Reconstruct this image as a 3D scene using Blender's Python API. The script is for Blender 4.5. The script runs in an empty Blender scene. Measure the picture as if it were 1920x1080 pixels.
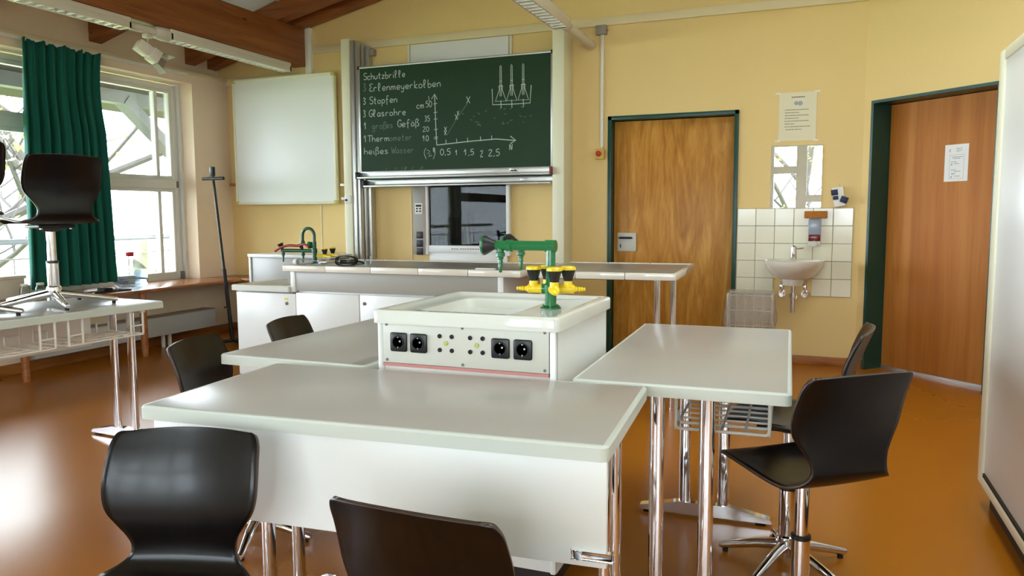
import bpy, bmesh, math, random
from mathutils import Vector, Matrix
random.seed(7)
SC = bpy.context.scene
COL = SC.collection
PI = math.pi
def Rd(a): return math.radians(a)

# ------------------------------------------------------------------ camera
CAM_H = 1.25
cam_d = bpy.data.cameras.new('camera')
cam_d.sensor_width = 36.0
cam_d.lens = 36.0 * 1441.5 / 1920.0
cam_d.clip_start = 0.05
cam_d.clip_end = 200
cam = bpy.data.objects.new('camera', cam_d)
COL.objects.link(cam)
pitch, roll, yaw = Rd(5.4945), Rd(0.29186), Rd(21.435)
f = Vector((-math.sin(yaw) * math.cos(pitch), math.cos(yaw) * math.cos(pitch), -math.sin(pitch)))
r = Vector((math.cos(yaw), math.sin(yaw), 0))
d = f.cross(r)
r2 = math.cos(roll) * r + math.sin(roll) * d
d2 = -math.sin(roll) * r + math.cos(roll) * d
m = Matrix.Identity(4)
for i in range(3):
    m[i][0], m[i][1], m[i][2] = r2[i], -d2[i], -f[i]
m.translation = (0, 0, CAM_H)
cam.matrix_world = m
SC.camera = cam

# ------------------------------------------------------------------ light and exposure
SC.view_settings.view_transform = 'Standard'
SC.view_settings.look = 'None'
SC.view_settings.exposure = 2.1
SC.cycles.transparent_max_bounces = 24
SC.view_settings.gamma = 1.0
SC.view_settings.use_curve_mapping = False
world = bpy.data.worlds.new('overcast_sky')
SC.world = world
world.use_nodes = True
bg = world.node_tree.nodes['Background']
bg.inputs['Color'].default_value = (0.80, 0.90, 1.0, 1)
bg.inputs['Strength'].default_value = 5.0

SKX, SKY = (-0.1, 0.95), (2.0, 4.3)     # added roof opening, out of view, to brighten the high side
def portal(name, loc, rot, sx, sy):
    l = bpy.data.lights.new(name, 'AREA')
    l.shape = 'RECTANGLE'
    l.size, l.size_y = sx, sy
    l.cycles.is_portal = True
    o = bpy.data.objects.new(name, l)
    o.location = loc
    o.rotation_euler = rot
    COL.objects.link(o)
# daylight enters through the window openings and the added roof opening
portal('window_portal_side', (-6.16, 1.9, 1.6), (0, Rd(-90), 0), 2.0, 9.4)
portal('added_skylight_portal', ((SKX[0] + SKX[1]) / 2 - .06, (SKY[0] + SKY[1]) / 2, 3.30 + .22 * ((SKX[0] + SKX[1]) / 2 + 4.87) + .3), (0, Rd(-12.4), 0), SKX[1] - SKX[0] + .1, SKY[1] - SKY[0] + .1)
portal('window_portal_rear', (-0.9, -3.2, 1.78), (Rd(90), 0, 0), 3.4, 1.75)

# ------------------------------------------------------------------ materials
def lin(c):
    return c / 12.92 if c <= 0.04045 else ((c + 0.055) / 1.055) ** 2.4
def rgb(r_, g_, b_):
    return (lin(r_ / 255), lin(g_ / 255), lin(b_ / 255), 1)
def mat(name, col, rough=0.5, metal=0.0, var=0.0, vscale=3.0, bump=0.0, bscale=200.0, coat=0.0, spec=None, stretch=None, alpha=None):
    mm = bpy.data.materials.new(name)
    mm.use_nodes = True
    nt = mm.node_tree
    b = nt.nodes['Principled BSDF']
    b.inputs['Base Color'].default_value = col
    b.inputs['Roughness'].default_value = rough
    b.inputs['Metallic'].default_value = metal
    if coat: b.inputs['Coat Weight'].default_value = coat; b.inputs['Coat Roughness'].default_value = 0.08
    if spec is not None: b.inputs['Specular IOR Level'].default_value = spec
    if alpha is not None: b.inputs['Alpha'].default_value = alpha
    tc = nt.nodes.new('ShaderNodeTexCoord')
    mp = nt.nodes.new('ShaderNodeMapping')
    if stretch: mp.inputs['Scale'].default_value = stretch
    nt.links.new(tc.outputs['Object'], mp.inputs['Vector'])
    if var:
        n = nt.nodes.new('ShaderNodeTexNoise')
        n.inputs['Scale'].default_value = vscale
        n.inputs['Detail'].default_value = 5
        nt.links.new(mp.outputs[0], n.inputs['Vector'])
        mx = nt.nodes.new('ShaderNodeMixRGB')
        mx.inputs['Color1'].default_value = tuple(c * (1 - var) for c in col[:3]) + (1,)
        mx.inputs['Color2'].default_value = tuple(min(1, c * (1 + var)) for c in col[:3]) + (1,)
        nt.links.new(n.outputs['Fac'], mx.inputs['Fac'])
        nt.links.new(mx.outputs[0], b.inputs['Base Color'])
    if bump:
        n2 = nt.nodes.new('ShaderNodeTexNoise')
        n2.inputs['Scale'].default_value = bscale
        nt.links.new(mp.outputs[0], n2.inputs['Vector'])
        bp = nt.nodes.new('ShaderNodeBump')
        bp.inputs['Strength'].default_value = bump
        bp.inputs['Distance'].default_value = 0.01
        nt.links.new(n2.outputs['Fac'], bp.inputs['Height'])
        nt.links.new(bp.outputs[0], b.inputs['Normal'])
    return mm
def wood(name, ca, cb, stretch, scale=4.0, dist=3.0, rough=0.35, cc=None, coat=0.0, spots=False, spec=0.5):
    mm = bpy.data.materials.new(name)
    mm.use_nodes = True
    nt = mm.node_tree
    b = nt.nodes['Principled BSDF']
    b.inputs['Roughness'].default_value = rough
    b.inputs['Specular IOR Level'].default_value = spec
    if coat: b.inputs['Coat Weight'].default_value = coat; b.inputs['Coat Roughness'].default_value = 0.12
    tc = nt.nodes.new('ShaderNodeTexCoord')
    mp = nt.nodes.new('ShaderNodeMapping')
    mp.inputs['Scale'].default_value = stretch
    nt.links.new(tc.outputs['Object'], mp.inputs['Vector'])
    n = nt.nodes.new('ShaderNodeTexNoise')
    n.inputs['Scale'].default_value = scale
    n.inputs['Detail'].default_value = 7
    n.inputs['Distortion'].default_value = dist
    nt.links.new(mp.outputs[0], n.inputs['Vector'])
    n2 = nt.nodes.new('ShaderNodeTexNoise')
    n2.inputs['Scale'].default_value = scale * 9
    n2.inputs['Detail'].default_value = 3
    nt.links.new(mp.outputs[0], n2.inputs['Vector'])
    add = nt.nodes.new('ShaderNodeMath'); add.operation = 'MULTIPLY_ADD'
    add.inputs[1].default_value = 0.3
    nt.links.new(n2.outputs['Fac'], add.inputs[0])
    nt.links.new(n.outputs['Fac'], add.inputs[2])
    rp = nt.nodes.new('ShaderNodeValToRGB')
    rp.color_ramp.elements[0].position = 0.42; rp.color_ramp.elements[0].color = ca
    rp.color_ramp.elements[1].position = 0.85; rp.color_ramp.elements[1].color = cb
    if cc:
        e = rp.color_ramp.elements.new(0.62); e.color = cc
    nt.links.new(add.outputs[0], rp.inputs['Fac'])
    out = rp.outputs[0]
    if spots:
        v = nt.nodes.new('ShaderNodeTexVoronoi')
        mp2 = nt.nodes.new('ShaderNodeMapping'); mp2.inputs['Scale'].default_value = (3, 1.6, 5)
        nt.links.new(tc.outputs['Object'], mp2.inputs['Vector'])
        nt.links.new(mp2.outputs[0], v.inputs['Vector'])
        v.inputs['Scale'].default_value = 1.6
        lt = nt.nodes.new('ShaderNodeMapRange')
        lt.inputs['From Min'].default_value = 0.06; lt.inputs['From Max'].default_value = 0.12
        nt.links.new(v.outputs['Distance'], lt.inputs['Value'])
        mx = nt.nodes.new('ShaderNodeMixRGB')
        mx.inputs['Color1'].default_value = rgb(70, 34, 14)
        nt.links.new(lt.outputs[0], mx.inputs['Fac'])
        nt.links.new(out, mx.inputs['Color2'])
        out = mx.outputs[0]
    nt.links.new(out, b.inputs['Base Color'])
    return mm
def glass(name, tint=(1, 1, 1, 1), refl=1.0, rough=0.0):
    mm = bpy.data.materials.new(name)
    mm.use_nodes = True
    nt = mm.node_tree
    nt.nodes.remove(nt.nodes['Principled BSDF'])
    out = nt.nodes['Material Output']
    t = nt.nodes.new('ShaderNodeBsdfTransparent'); t.inputs[0].default_value = tint
    g = nt.nodes.new('ShaderNodeBsdfGlossy'); g.inputs['Roughness'].default_value = rough
    fr = nt.nodes.new('ShaderNodeFresnel'); fr.inputs[0].default_value = 1.45
    mu = nt.nodes.new('ShaderNodeMath'); mu.operation = 'MULTIPLY'; mu.inputs[1].default_value = refl
    nt.links.new(fr.outputs[0], mu.inputs[0])
    mx = nt.nodes.new('ShaderNodeMixShader')
    nt.links.new(mu.outputs[0], mx.inputs[0])
    nt.links.new(t.outputs[0], mx.inputs[1])
    nt.links.new(g.outputs[0], mx.inputs[2])
    nt.links.new(mx.outputs[0], out.inputs[0])
    return mm

M = {}
M['wall_cool_lit'] = mat('cream_paint_cool_light', rgb(240, 216, 188), 0.75, var=0.03, vscale=1.2, bump=0.15, bscale=90)  # pinker than the other walls: cool window light put into the colour
M['wall'] = mat('cream_wall_paint', rgb(234, 203, 138), 0.75, var=0.03, vscale=1.2, bump=0.15, bscale=90)
M['ceiling'] = mat('ceiling_panel', rgb(236, 238, 240), 0.8)
M['wall_white'] = mat('white_wall_paint', rgb(238, 232, 214), 0.75)
M['white_trim'] = mat('white_trim', rgb(232, 228, 216), 0.5)
M['cream_trim'] = mat('cream_trim', rgb(226, 208, 166), 0.5)
def floor_mat():
    mm = mat('ochre_linoleum', rgb(166, 98, 10), 0.27, var=0.06, vscale=2.2)
    nt = mm.node_tree
    b = nt.nodes['Principled BSDF']
    n = nt.nodes.new('ShaderNodeTexNoise'); n.inputs['Scale'].default_value = 3.5; n.inputs['Detail'].default_value = 6
    mr = nt.nodes.new('ShaderNodeMapRange'); mr.inputs['To Min'].default_value = 0.25; mr.inputs['To Max'].default_value = 0.31
    nt.links.new(n.outputs['Fac'], mr.inputs['Value']); nt.links.new(mr.outputs[0], b.inputs['Roughness'])
    return mm
M['floor'] = floor_mat()
M['beam'] = wood('brown_glulam', rgb(118, 62, 26), rgb(160, 94, 46), (9, 0.5, 9), 2.0, 0.8, 0.45, spots=True)
M['rafter'] = wood('brown_rafter', rgb(118, 62, 26), rgb(160, 94, 46), (0.5, 9, 9), 2.0, 0.8, 0.45, spots=True)
M['door'] = wood('beech_veneer_door', rgb(166, 108, 36), rgb(212, 156, 74), (7, 7, 1.1), 1.0, 2.4, 0.38, cc=rgb(190, 130, 50), spec=0.3)
M['door2'] = wood('plain_veneer_door', rgb(164, 98, 36), rgb(190, 124, 54), (8, 8, 0.35), 1.0, 0.7, 0.45, cc=rgb(176, 106, 38), spec=0.2)
M['ledge'] = wood('oiled_beech_ledge', rgb(150, 88, 46), rgb(186, 120, 70), (8, 0.6, 8), 2.0, 0.6, 0.25)
M['base_wood'] = wood('baseboard_wood', rgb(140, 82, 34), rgb(176, 112, 52), (2, 2, 10), 2.0, 0.6, 0.4)
M['dark_green'] = mat('dark_green_paint', rgb(16, 66, 56), 0.35)
M['laminate'] = mat('warm_grey_laminate', rgb(174, 167, 158), 0.28, var=0.02, vscale=2)
M['bench_top'] = mat('grey_bench_tiles', rgb(140, 136, 130), 0.3, var=0.03, vscale=3)
M['edge'] = mat('pale_grey_edge_band', rgb(204, 208, 198), 0.35)
M['panel_white'] = mat('white_melamine', rgb(234, 234, 230), 0.28)
M['grey_panel'] = mat('grey_melamine', rgb(164, 160, 150), 0.4)
M['chrome'] = mat('chrome', (0.82, 0.82, 0.84, 1), 0.06, 1.0)
M['alu'] = mat('brushed_aluminium', rgb(200, 200, 196), 0.35, 0.85)
M['cream_metal'] = mat('cream_powder_coat', rgb(232, 228, 200), 0.4)
M['shell'] = wood('black_stained_plywood', rgb(8, 5, 4), rgb(17, 12, 10), (30, 30, 2), 2, 0.5, 0.30, coat=0.10, spec=0.28)
M['plyedge'] = mat('plywood_edge', rgb(60, 44, 34), 0.35)
M['black'] = mat('black_plastic', rgb(22, 22, 22), 0.4)
M['rubber'] = mat('black_rubber', rgb(15, 15, 15), 0.7)
M['wire'] = mat('white_coated_wire', rgb(226, 220, 208), 0.35)
M['ceramic'] = mat('white_glazed_ceramic', rgb(222, 222, 212), 0.08, coat=0.3)
M['ceramic_warm'] = mat('warm_white_ceramic', rgb(226, 218, 202), 0.12, coat=0.3)
M['green'] = mat('green_tap_coat', rgb(18, 108, 58), 0.25, coat=0.3)
M['dkgreen'] = mat('deep_green_tap_coat', rgb(14, 74, 50), 0.3)
M['yellow'] = mat('yellow_gas_coat', rgb(240, 205, 20), 0.3)
M['red'] = mat('red_plastic', rgb(190, 28, 30), 0.35)
M['dkred'] = mat('dark_red_plastic', rgb(120, 28, 26), 0.4)
M['pink'] = mat('pink_edge_strip', rgb(196, 132, 124), 0.45)
M['panel_face'] = mat('pale_aluminium_panel', rgb(204, 202, 190), 0.4)
M['chalkgreen'] = mat('green_chalkboard', rgb(33, 58, 36), 0.5, var=0.16, vscale=2.0, bump=0.04, spec=0.22)
M['chalk'] = mat('white_chalk', rgb(186, 198, 186), 0.9)
M['chalk_faint'] = mat('smudged_chalk', rgb(112, 134, 116), 0.9)
M['whiteboard'] = mat('whiteboard_enamel', rgb(232, 234, 226), 0.3)
M['brass'] = mat('yellowed_corner', rgb(206, 190, 110), 0.4)
M['curtain'] = mat('green_curtain_cloth', rgb(2, 92, 76), 0.85, var=0.08, vscale=60)
M['radiator'] = mat('radiator_enamel', rgb(196, 196, 196), 0.4)
M['tile'] = mat('ivory_tile', rgb(232, 226, 200), 0.12, coat=0.2)
M['grout'] = mat('grey_grout', rgb(160, 152, 130), 0.8)
M['mirror'] = mat('mirror_silver', (0.93, 0.93, 0.92, 1), 0.0, 1.0)
M['paper'] = mat('white_paper', rgb(238, 236, 230), 0.8)
M['paper_warm'] = mat('cream_paper', rgb(232, 222, 190), 0.8)
M['ink'] = mat('grey_ink', rgb(110, 104, 92), 0.8)
M['ink_soft'] = mat('pale_grey_ink', rgb(168, 172, 176), 0.8)
M['blue'] = mat('navy_print', rgb(28, 34, 70), 0.5)
M['sponge'] = mat('brown_sponge', rgb(176, 112, 40), 0.9, var=0.25, vscale=60, bump=0.6, bscale=120)
M['soap_grey'] = mat('grey_translucent_plastic', rgb(150, 156, 168), 0.2)
M['soap_red'] = mat('red_liquid_soap', rgb(110, 34, 34), 0.15)
M['ebox'] = mat('yellow_switch_box', rgb(216, 178, 70), 0.4)
M['grey_box'] = mat('grey_junction_box', rgb(150, 140, 126), 0.5)
M['dark'] = mat('dark_void', rgb(30, 26, 24), 0.6)
M['plinth'] = mat('black_plinth', rgb(34, 28, 26), 0.5)
M['win_frame'] = mat('white_window_frame', rgb(222, 220, 212), 0.35)
M['gasket'] = mat('grey_gasket', rgb(110, 108, 104), 0.6)
M['pane'] = glass('window_pane', (0.98, 0.99, 0.99, 1), 0.6)
M['fume_glass'] = glass('fume_sash_glass', (0.42, 0.45, 0.44, 1), 0.6)
M['clear'] = glass('clear_glass', (0.93, 0.95, 0.95, 1), 0.6)
M['water'] = glass('water', (0.80, 0.87, 0.93, 1), 0.4)
M['lampmetal'] = mat('white_lamp_housing', rgb(214, 206, 190), 0.4)
M['louver'] = mat('bright_louver_metal', rgb(244, 244, 244), 0.25, 0.25)
M['tube'] = mat('unlit_lamp_tube', rgb(240, 240, 236), 0.3)
M['spot'] = mat('cream_spot_housing', rgb(212, 204, 188), 0.45)
M['spotgrey'] = mat('grey_barn_door', rgb(150, 140, 126), 0.5)
M['bark'] = mat('grey_bark', rgb(58, 52, 48), 0.9, var=0.3, vscale=8)
M['leaf'] = mat('spring_leaf', rgb(196, 200, 70), 0.7)
M['grass'] = mat('grass', rgb(132, 150, 84), 0.9, var=0.2, vscale=2)
M['rail'] = mat('grey_rail_paint', rgb(110, 116, 126), 0.5)
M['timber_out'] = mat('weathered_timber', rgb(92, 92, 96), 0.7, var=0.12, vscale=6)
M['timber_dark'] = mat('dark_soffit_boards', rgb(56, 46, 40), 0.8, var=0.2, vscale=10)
M['post_green'] = mat('mossy_post', rgb(120, 124, 92), 0.8)
M['cardboard'] = mat('cream_box_card', rgb(206, 196, 178), 0.7)
def bag_mat():
    mm = mat('thin_plastic_bag', rgb(196, 182, 166), 0.25, bump=1.6, bscale=18)
    mm.node_tree.nodes['Principled BSDF'].inputs['Alpha'].default_value = 0.36
    return mm
M['bag'] = bag_mat()

# ------------------------------------------------------------------ mesh helpers
class MB:
    def __init__(s):
        s.bm = bmesh.new()
    def _faces(s, loops, close=True, cap0=True, cap1=True):
        bm = s.bm
        vl = [[bm.verts.new(p) for p in L] for L in loops]
        n = len(vl[0])
        for a, b in zip(vl[:-1], vl[1:]):
            for i in range(n if close else n - 1):
                j = (i + 1) % n
                bm.faces.new((a[i], a[j], b[j], b[i]))
        if close and cap0: bm.faces.new(list(reversed(vl[0])))
        if close and cap1: bm.faces.new(vl[-1])
        return vl
    def box(s, x0, x1, y0, y1, z0, z1, bev=0.0, rot=None, piv=None, seg=2):
        tmp = bmesh.new()
        bmesh.ops.create_cube(tmp, size=1)
        for v in tmp.verts:
            v.co = Vector(((x0 + x1) / 2 + v.co.x * (x1 - x0), (y0 + y1) / 2 + v.co.y * (y1 - y0), (z0 + z1) / 2 + v.co.z * (z1 - z0)))
        if bev:
            bmesh.ops.bevel(tmp, geom=list(tmp.edges), offset=bev, segments=seg, affect='EDGES', profile=0.5)
        if rot is not None:
            p = Vector(piv) if piv is not None else Vector(((x0 + x1) / 2, (y0 + y1) / 2, (z0 + z1) / 2))
            for v in tmp.verts: v.co = rot @ (v.co - p) + p
        s.add(tmp)
        return s
    def add(s, tmp):
        mp = {}
        for v in tmp.verts: mp[v] = s.bm.verts.new(v.co)
        for f_ in tmp.faces:
            try: s.bm.faces.new([mp[v] for v in f_.verts])
            except ValueError: pass
        tmp.free()
    def bar(s, p0, p1, w, h, up=(0, 0, 1), bev=0.0):
        p0, p1 = Vector(p0), Vector(p1)
        z = (p1 - p0); L = z.length; z.normalize()
        u = Vector(up)
        x = u.cross(z)
        if x.length < 1e-4: x = Vector((1, 0, 0)).cross(z)
        x.normalize(); y = z.cross(x)
        tmp = bmesh.new()
        bmesh.ops.create_cube(tmp, size=1)
        for v in tmp.verts: v.co = Vector((v.co.x * w, v.co.y * h, v.co.z * L))
        if bev: bmesh.ops.bevel(tmp, geom=list(tmp.edges), offset=bev, segments=2, affect='EDGES', profile=0.5)
        c = (p0 + p1) / 2
        for v in tmp.verts: v.co = c + x * v.co.x + y * v.co.y + z * v.co.z
        s.add(tmp)
        return s
    def tube(s, pts, rad, n=10, cap=True):
        pts = [Vector(p) for p in pts]
        rr = rad if isinstance(rad, (list, tuple)) else [rad] * len(pts)
        loops = []
        t0 = (pts[1] - pts[0]).normalized()
        nx = t0.orthogonal().normalized()
        for i, p in enumerate(pts):
            if i == 0: t = pts[1] - pts[0]
            elif i == len(pts) - 1: t = pts[-1] - pts[-2]
            else: t = (pts[i + 1] - p).normalized() + (p - pts[i - 1]).normalized()
            t.normalize()
            nx = (nx - t * nx.dot(t))
            if nx.length < 1e-6: nx = t.orthogonal()
            nx.normalize()
            ny = t.cross(nx)
            loops.append([p + (nx * math.cos(2 * PI * k / n) + ny * math.sin(2 * PI * k / n)) * rr[i] for k in range(n)])
        s._faces(loops, True, cap, cap)
        return s
    def lathe(s, prof, c=(0, 0, 0), axis=(0, 0, 1), n=24, cap=True):
        """prof: list of (radius, height) along axis."""
        a = Vector(axis).normalized(); x = a.orthogonal().normalized(); y = a.cross(x); c = Vector(c)
        loops = [[c + a * h + (x * math.cos(2 * PI * k / n) + y * math.sin(2 * PI * k / n)) * max(rad, 1e-4) for k in range(n)] for rad, h in prof]
        s._faces(loops, True, cap, cap)
        return s
    def prism(s, poly, ext):
        """poly: 3-D points (planar), ext: extrusion vector."""
        e = Vector(ext)
        s._faces([[Vector(p) for p in poly], [Vector(p) + e for p in poly]])
        return s
    def grid(s, rows):
        vl = [[s.bm.verts.new(p) for p in rw] for rw in rows]
        for a, b in zip(vl[:-1], vl[1:]):
            for i in range(len(a) - 1):
                s.bm.faces.new((a[i], a[i + 1], b[i + 1], b[i]))
        return s
    def loops(s, L, cap0=True, cap1=True):
        s._faces(L, True, cap0, cap1)
        return s
    def build(s, name, material, parent=None, smooth=True, ang=35, world=True, solid=None, rim=None):
        bm = s.bm
        bmesh.ops.recalc_face_normals(bm, faces=bm.faces)
        me = bpy.data.meshes.new(name)
        off = Vector((0, 0, 0))
        p = parent
        while p is not None and world:
            off += p.location; p = p.parent
        if off.length: bmesh.ops.translate(bm, verts=bm.verts, vec=-off)
        bm.to_mesh(me); bm.free()
        me.materials.append(material)
        if rim: me.materials.append(rim)
        if smooth:
            for pl in me.polygons: pl.use_smooth = True
            me.set_sharp_from_angle(angle=Rd(ang))
        o = bpy.data.objects.new(name, me)
        COL.objects.link(o)
        if parent is not None: o.parent = parent
        if solid:
            md = o.modifiers.new('thick', 'SOLIDIFY'); md.thickness = solid; md.offset = 0
            if rim: md.material_offset_rim = 1
        return o

def tag(o, label=None, cat=None, group=None, kind=None):
    if label: o['label'] = label
    if cat: o['category'] = cat
    if group: o['group'] = group
    if kind: o['kind'] = kind
    return o
def thing(name, label, cat, loc=(0, 0, 0), rotz=0.0, group=None):
    o = bpy.data.objects.new(name, None)
    o.empty_display_size = 0.1
    COL.objects.link(o)
    o.location = loc
    o.rotation_euler = (0, 0, rotz)
    return tag(o, label, cat, group)
def struct(name, mb, material, parent=None, **k):
    o = mb.build(name, material, parent, **k)
    if parent is None: o['kind'] = 'structure'
    return o
def children(o): return [c for c in bpy.data.objects if c.parent == o]
def copy_tree(o, parent=None):
    c = o.copy(); COL.objects.link(c)
    if parent is not None: c.parent = parent
    for ch in children(o): copy_tree(ch, c)
    return c
def rrect(x0, x1, y0, y1, rad, z, n=5):
    pts = []
    for cx, cy, a0 in ((x1 - rad, y1 - rad, 0), (x0 + rad, y1 - rad, 90), (x0 + rad, y0 + rad, 180), (x1 - rad, y0 + rad, 270)):
        for k in range(n + 1):
            a = Rd(a0 + 90 * k / n)
            pts.append(Vector((cx + rad * math.cos(a), cy + rad * math.sin(a), z)))
    return pts
def cr(pts, t):
    """Catmull-Rom through tuples, t in 0..1"""
    n = len(pts) - 1
    u = min(max(t, 0), 1) * n
    i = min(int(u), n - 1); u -= i
    p0, p1, p2, p3 = pts[max(i - 1, 0)], pts[i], pts[i + 1], pts[min(i + 2, n)]
    return tuple(0.5 * (2 * b + (c - a) * u + (2 * a - 5 * b + 4 * c - e) * u * u + (3 * b - a - 3 * c + e) * u ** 3) for a, b, c, e in zip(p0, p1, p2, p3))

# ------------------------------------------------------------------ room shell
YB = 6.72          # chalkboard wall
XL = -5.90         # window wall, inner face
XR = 1.35
YR = -3.0
DIAG = Rd(43)
C0 = Vector((0.337, YB, 0))                    # where the angled door wall leaves the chalkboard wall
DD = Vector((math.cos(DIAG), -math.sin(DIAG), 0))
DN = Vector((math.sin(DIAG), math.cos(DIAG), 0))   # outward normal
Ld = (XR - C0.x) / DD.x
C1 = C0 + DD * Ld

b = MB(); b.box(-6.3, 2.2, YR - 0.3, 7.6, -0.2, 0.0)
struct('floor', b, M['floor'], smooth=False)

def ceil_z(x):
    return 3.30 + 0.22 * (x + 4.87) if x > -4.87 else 3.30 + 0.283 * (x + 4.87)
b = MB()
def roof_piece(xs, ya, yb):
    b.prism([(x, ya, ceil_z(x)) for x in xs] + [(x, ya, ceil_z(x) + 0.2) for x in reversed(xs)], (0, yb - ya, 0))
roof_piece((-6.3, -4.87, SKX[0]), YR - 0.3, 7.6); roof_piece((SKX[1], 2.2), YR - 0.3, 7.6)
roof_piece(SKX, YR - 0.3, SKY[0]); roof_piece(SKX, SKY[1], 7.6)
struct('ceiling', b, M['ceiling'], smooth=False)
root = bpy.data.objects.new('window_6', None); COL.objects.link(root); root['kind'] = 'structure'  # frame and pane of the added roof opening
root.location = ((SKX[0] + SKX[1]) / 2, (SKY[0] + SKY[1]) / 2, 4.3)
fb = MB()
for xa, xb in ((SKX[0], SKX[0] + .06), (SKX[1] - .06, SKX[1])): fb.prism([(xa, SKY[0], ceil_z(xa) + .1), (xb, SKY[0], ceil_z(xb) + .1), (xb, SKY[0], ceil_z(xb) + .18), (xa, SKY[0], ceil_z(xa) + .18)], (0, SKY[1] - SKY[0], 0))
fb.build('window_frame', M['win_frame'], root, smooth=False)
pb = MB(); pb.prism([(SKX[0], SKY[0], ceil_z(SKX[0]) + .14), (SKX[1], SKY[0], ceil_z(SKX[1]) + .14), (SKX[1], SKY[0], ceil_z(SKX[1]) + .146), (SKX[0], SKY[0], ceil_z(SKX[0]) + .146)], (0, SKY[1] - SKY[0], 0)); pb.build('window_pane', M['pane'], root, smooth=False)

# back wall with the door opening
D1 = (-1.72, -0.607, 2.10)      # outer frame x0, x1, top
b = MB()
TOP = 4.9
def roofpoly(x0, x1, z0):
    xs = [x0] + ([-4.87] if x0 < -4.87 < x1 else []) + [x1]
    return [(x0, YB, z0), (x1, YB, z0)] + [(x, YB, ceil_z(x) + 0.05) for x in reversed(xs)]
b.prism(roofpoly(-6.3, D1[0], 0), (0, 0.25, 0))
b.prism(roofpoly(D1[0], D1[1], D1[2]), (0, 0.25, 0))
b.prism(roofpoly(D1[1], C0.x, 0), (0, 0.25, 0))
struct('wall_back', b, M['wall'], smooth=False)

# angled wall with the second door: opening along the wall from s0 to s1
S0, S1, D2T = 0.073, 1.075, 2.108
def dp(s_, z, off=0.0): return C0 + DD * s_ + DN * off + Vector((0, 0, z))
b = MB()
TD = 0.30
for a0, a1, z0 in ((0, S0, 0), (S0, S1, D2T), (S1, Ld, 0)):
    if a1 - a0 < 0.01: continue
    b.prism([dp(a0, z0), dp(a1, z0), dp(a1, ceil_z(dp(a1, 0).x) + 0.05), dp(a0, ceil_z(dp(a0, 0).x) + 0.05)], DN * TD)
struct('wall_angled', b, M['wall'], smooth=False)
b = MB(); b.box(XR, XR + 0.2, YR, C1.y, 0, 4.8)
struct('wall_right', b, M['wall_white'], smooth=False)

# rear wall (behind the viewer) with its windows
b = MB()
RW = (-2.55, 1.1, 0.95, 2.62)
b.box(-6.3, RW[0], YR - 0.25, YR, 0, 4.7); b.box(RW[1], XR + 0.2, YR - 0.25, YR, 0, 4.7)
b.box(RW[0], RW[1], YR - 0.25, YR, 0, RW[2]); b.box(RW[0], RW[1], YR - 0.25, YR, RW[3], 4.7)
struct('wall_rear', b, M['wall_white'], smooth=False)

# window wall: parapet, band over the windows, set-back upper wall, piers
b = MB()
XO = -6.20
b.box(XO, XL, YR, YB, 0, 0.575)
b.box(XO, XL, YR, YB, 2.575, 2.685)
b.box(XO, -6.02, YR, YB, 2.685, 3.15)
b.box(XO, XL, 6.20, YB, 0.575, 2.575)
b.box(XO, XL, YR, -2.75, 0.575, 2.575)
struct('wall_left', b, M['wall_cool_lit'], smooth=False)

# windows in the side wall: frame, sashes, panes
WX0, WX1 = -6.17, -6.09
def window(idx, y0, y1, zt, z0=0.585, z1=2.56, mull=None):
    root = bpy.data.objects.new('window_%d' % idx, None)
    COL.objects.link(root); root['kind'] = 'structure'
    root.location = (-6.13, (y0 + y1) / 2, z0)
    fr = MB(); w = 0.055
    fr.box(WX0, WX1, y0, y0 + w, z0, z1, 0.004); fr.box(WX0, WX1, y1 - w, y1, z0, z1, 0.004)
    fr.box(WX0, WX1, y0 + w, y1 - w, z0, z0 + 0.06, 0.004); fr.box(WX0, WX1, y0 + w, y1 - w, z1 - 0.05, z1, 0.004)
    fr.box(WX0, WX1 + 0.02, y0 + w, y1 - w, zt - 0.045, zt + 0.045, 0.006)
    fr.build('window_frame', M['win_frame'], root)
    for za, zb in ((z0 + 0.06, zt - 0.045), (zt + 0.045, z1 - 0.05)):
        sb = MB(); q = 0.035
        ya, yb = y0 + w, y1 - w
        sb.box(WX0 + 0.02, WX1 - 0.005, ya, ya + q, za, zb, 0.003); sb.box(WX0 + 0.02, WX1 - 0.005, yb - q, yb, za, zb, 0.003)
        sb.box(WX0 + 0.02, WX1 - 0.005, ya + q, yb - q, za, za + q, 0.003); sb.box(WX0 + 0.02, WX1 - 0.005, ya + q, yb - q, zb - q, zb, 0.003)
        if mull: sb.box(WX0 + 0.005, WX1 - 0.02, mull - 0.02, mull + 0.02, za + q, zb - q, 0.003)
        s_ = sb.build('window_sash', M['win_frame'], root)
        pb = MB(); pb.box(-6.135, -6.129, ya + q, yb - q, za + q, zb - q)
        pb.build('window_pane', M['pane'], s_, smooth=False)
    return root
w1 = window(1, 4.93, 6.17, 1.57, mull=5.93)
h = MB(); h.box(-6.09, -6.075, 6.12, 6.15, 1.535, 1.60, 0.004); h.box(-6.09, -6.06, 6.13, 6.16, 0.60, 0.68, 0.004); h.build('hinge', M['gasket'], w1)
window(2, 2.85, 4.68, 2.02)
window(3, 0.75, 2.60, 2.02)
window(4, -2.70, 0.50, 1.57)
b = MB()
for y0, y1 in ((6.17, 6.20), (4.68, 4.93), (2.60, 2.85), (0.50, 0.75)):
    b.box(-6.19, -6.05, y0, y1, 0.575, 2.575)
b.box(-6.19, -6.05, YR, -2.70, 0.575, 2.575)
struct('trim_1', b, M['win_frame'], smooth=False)

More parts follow.
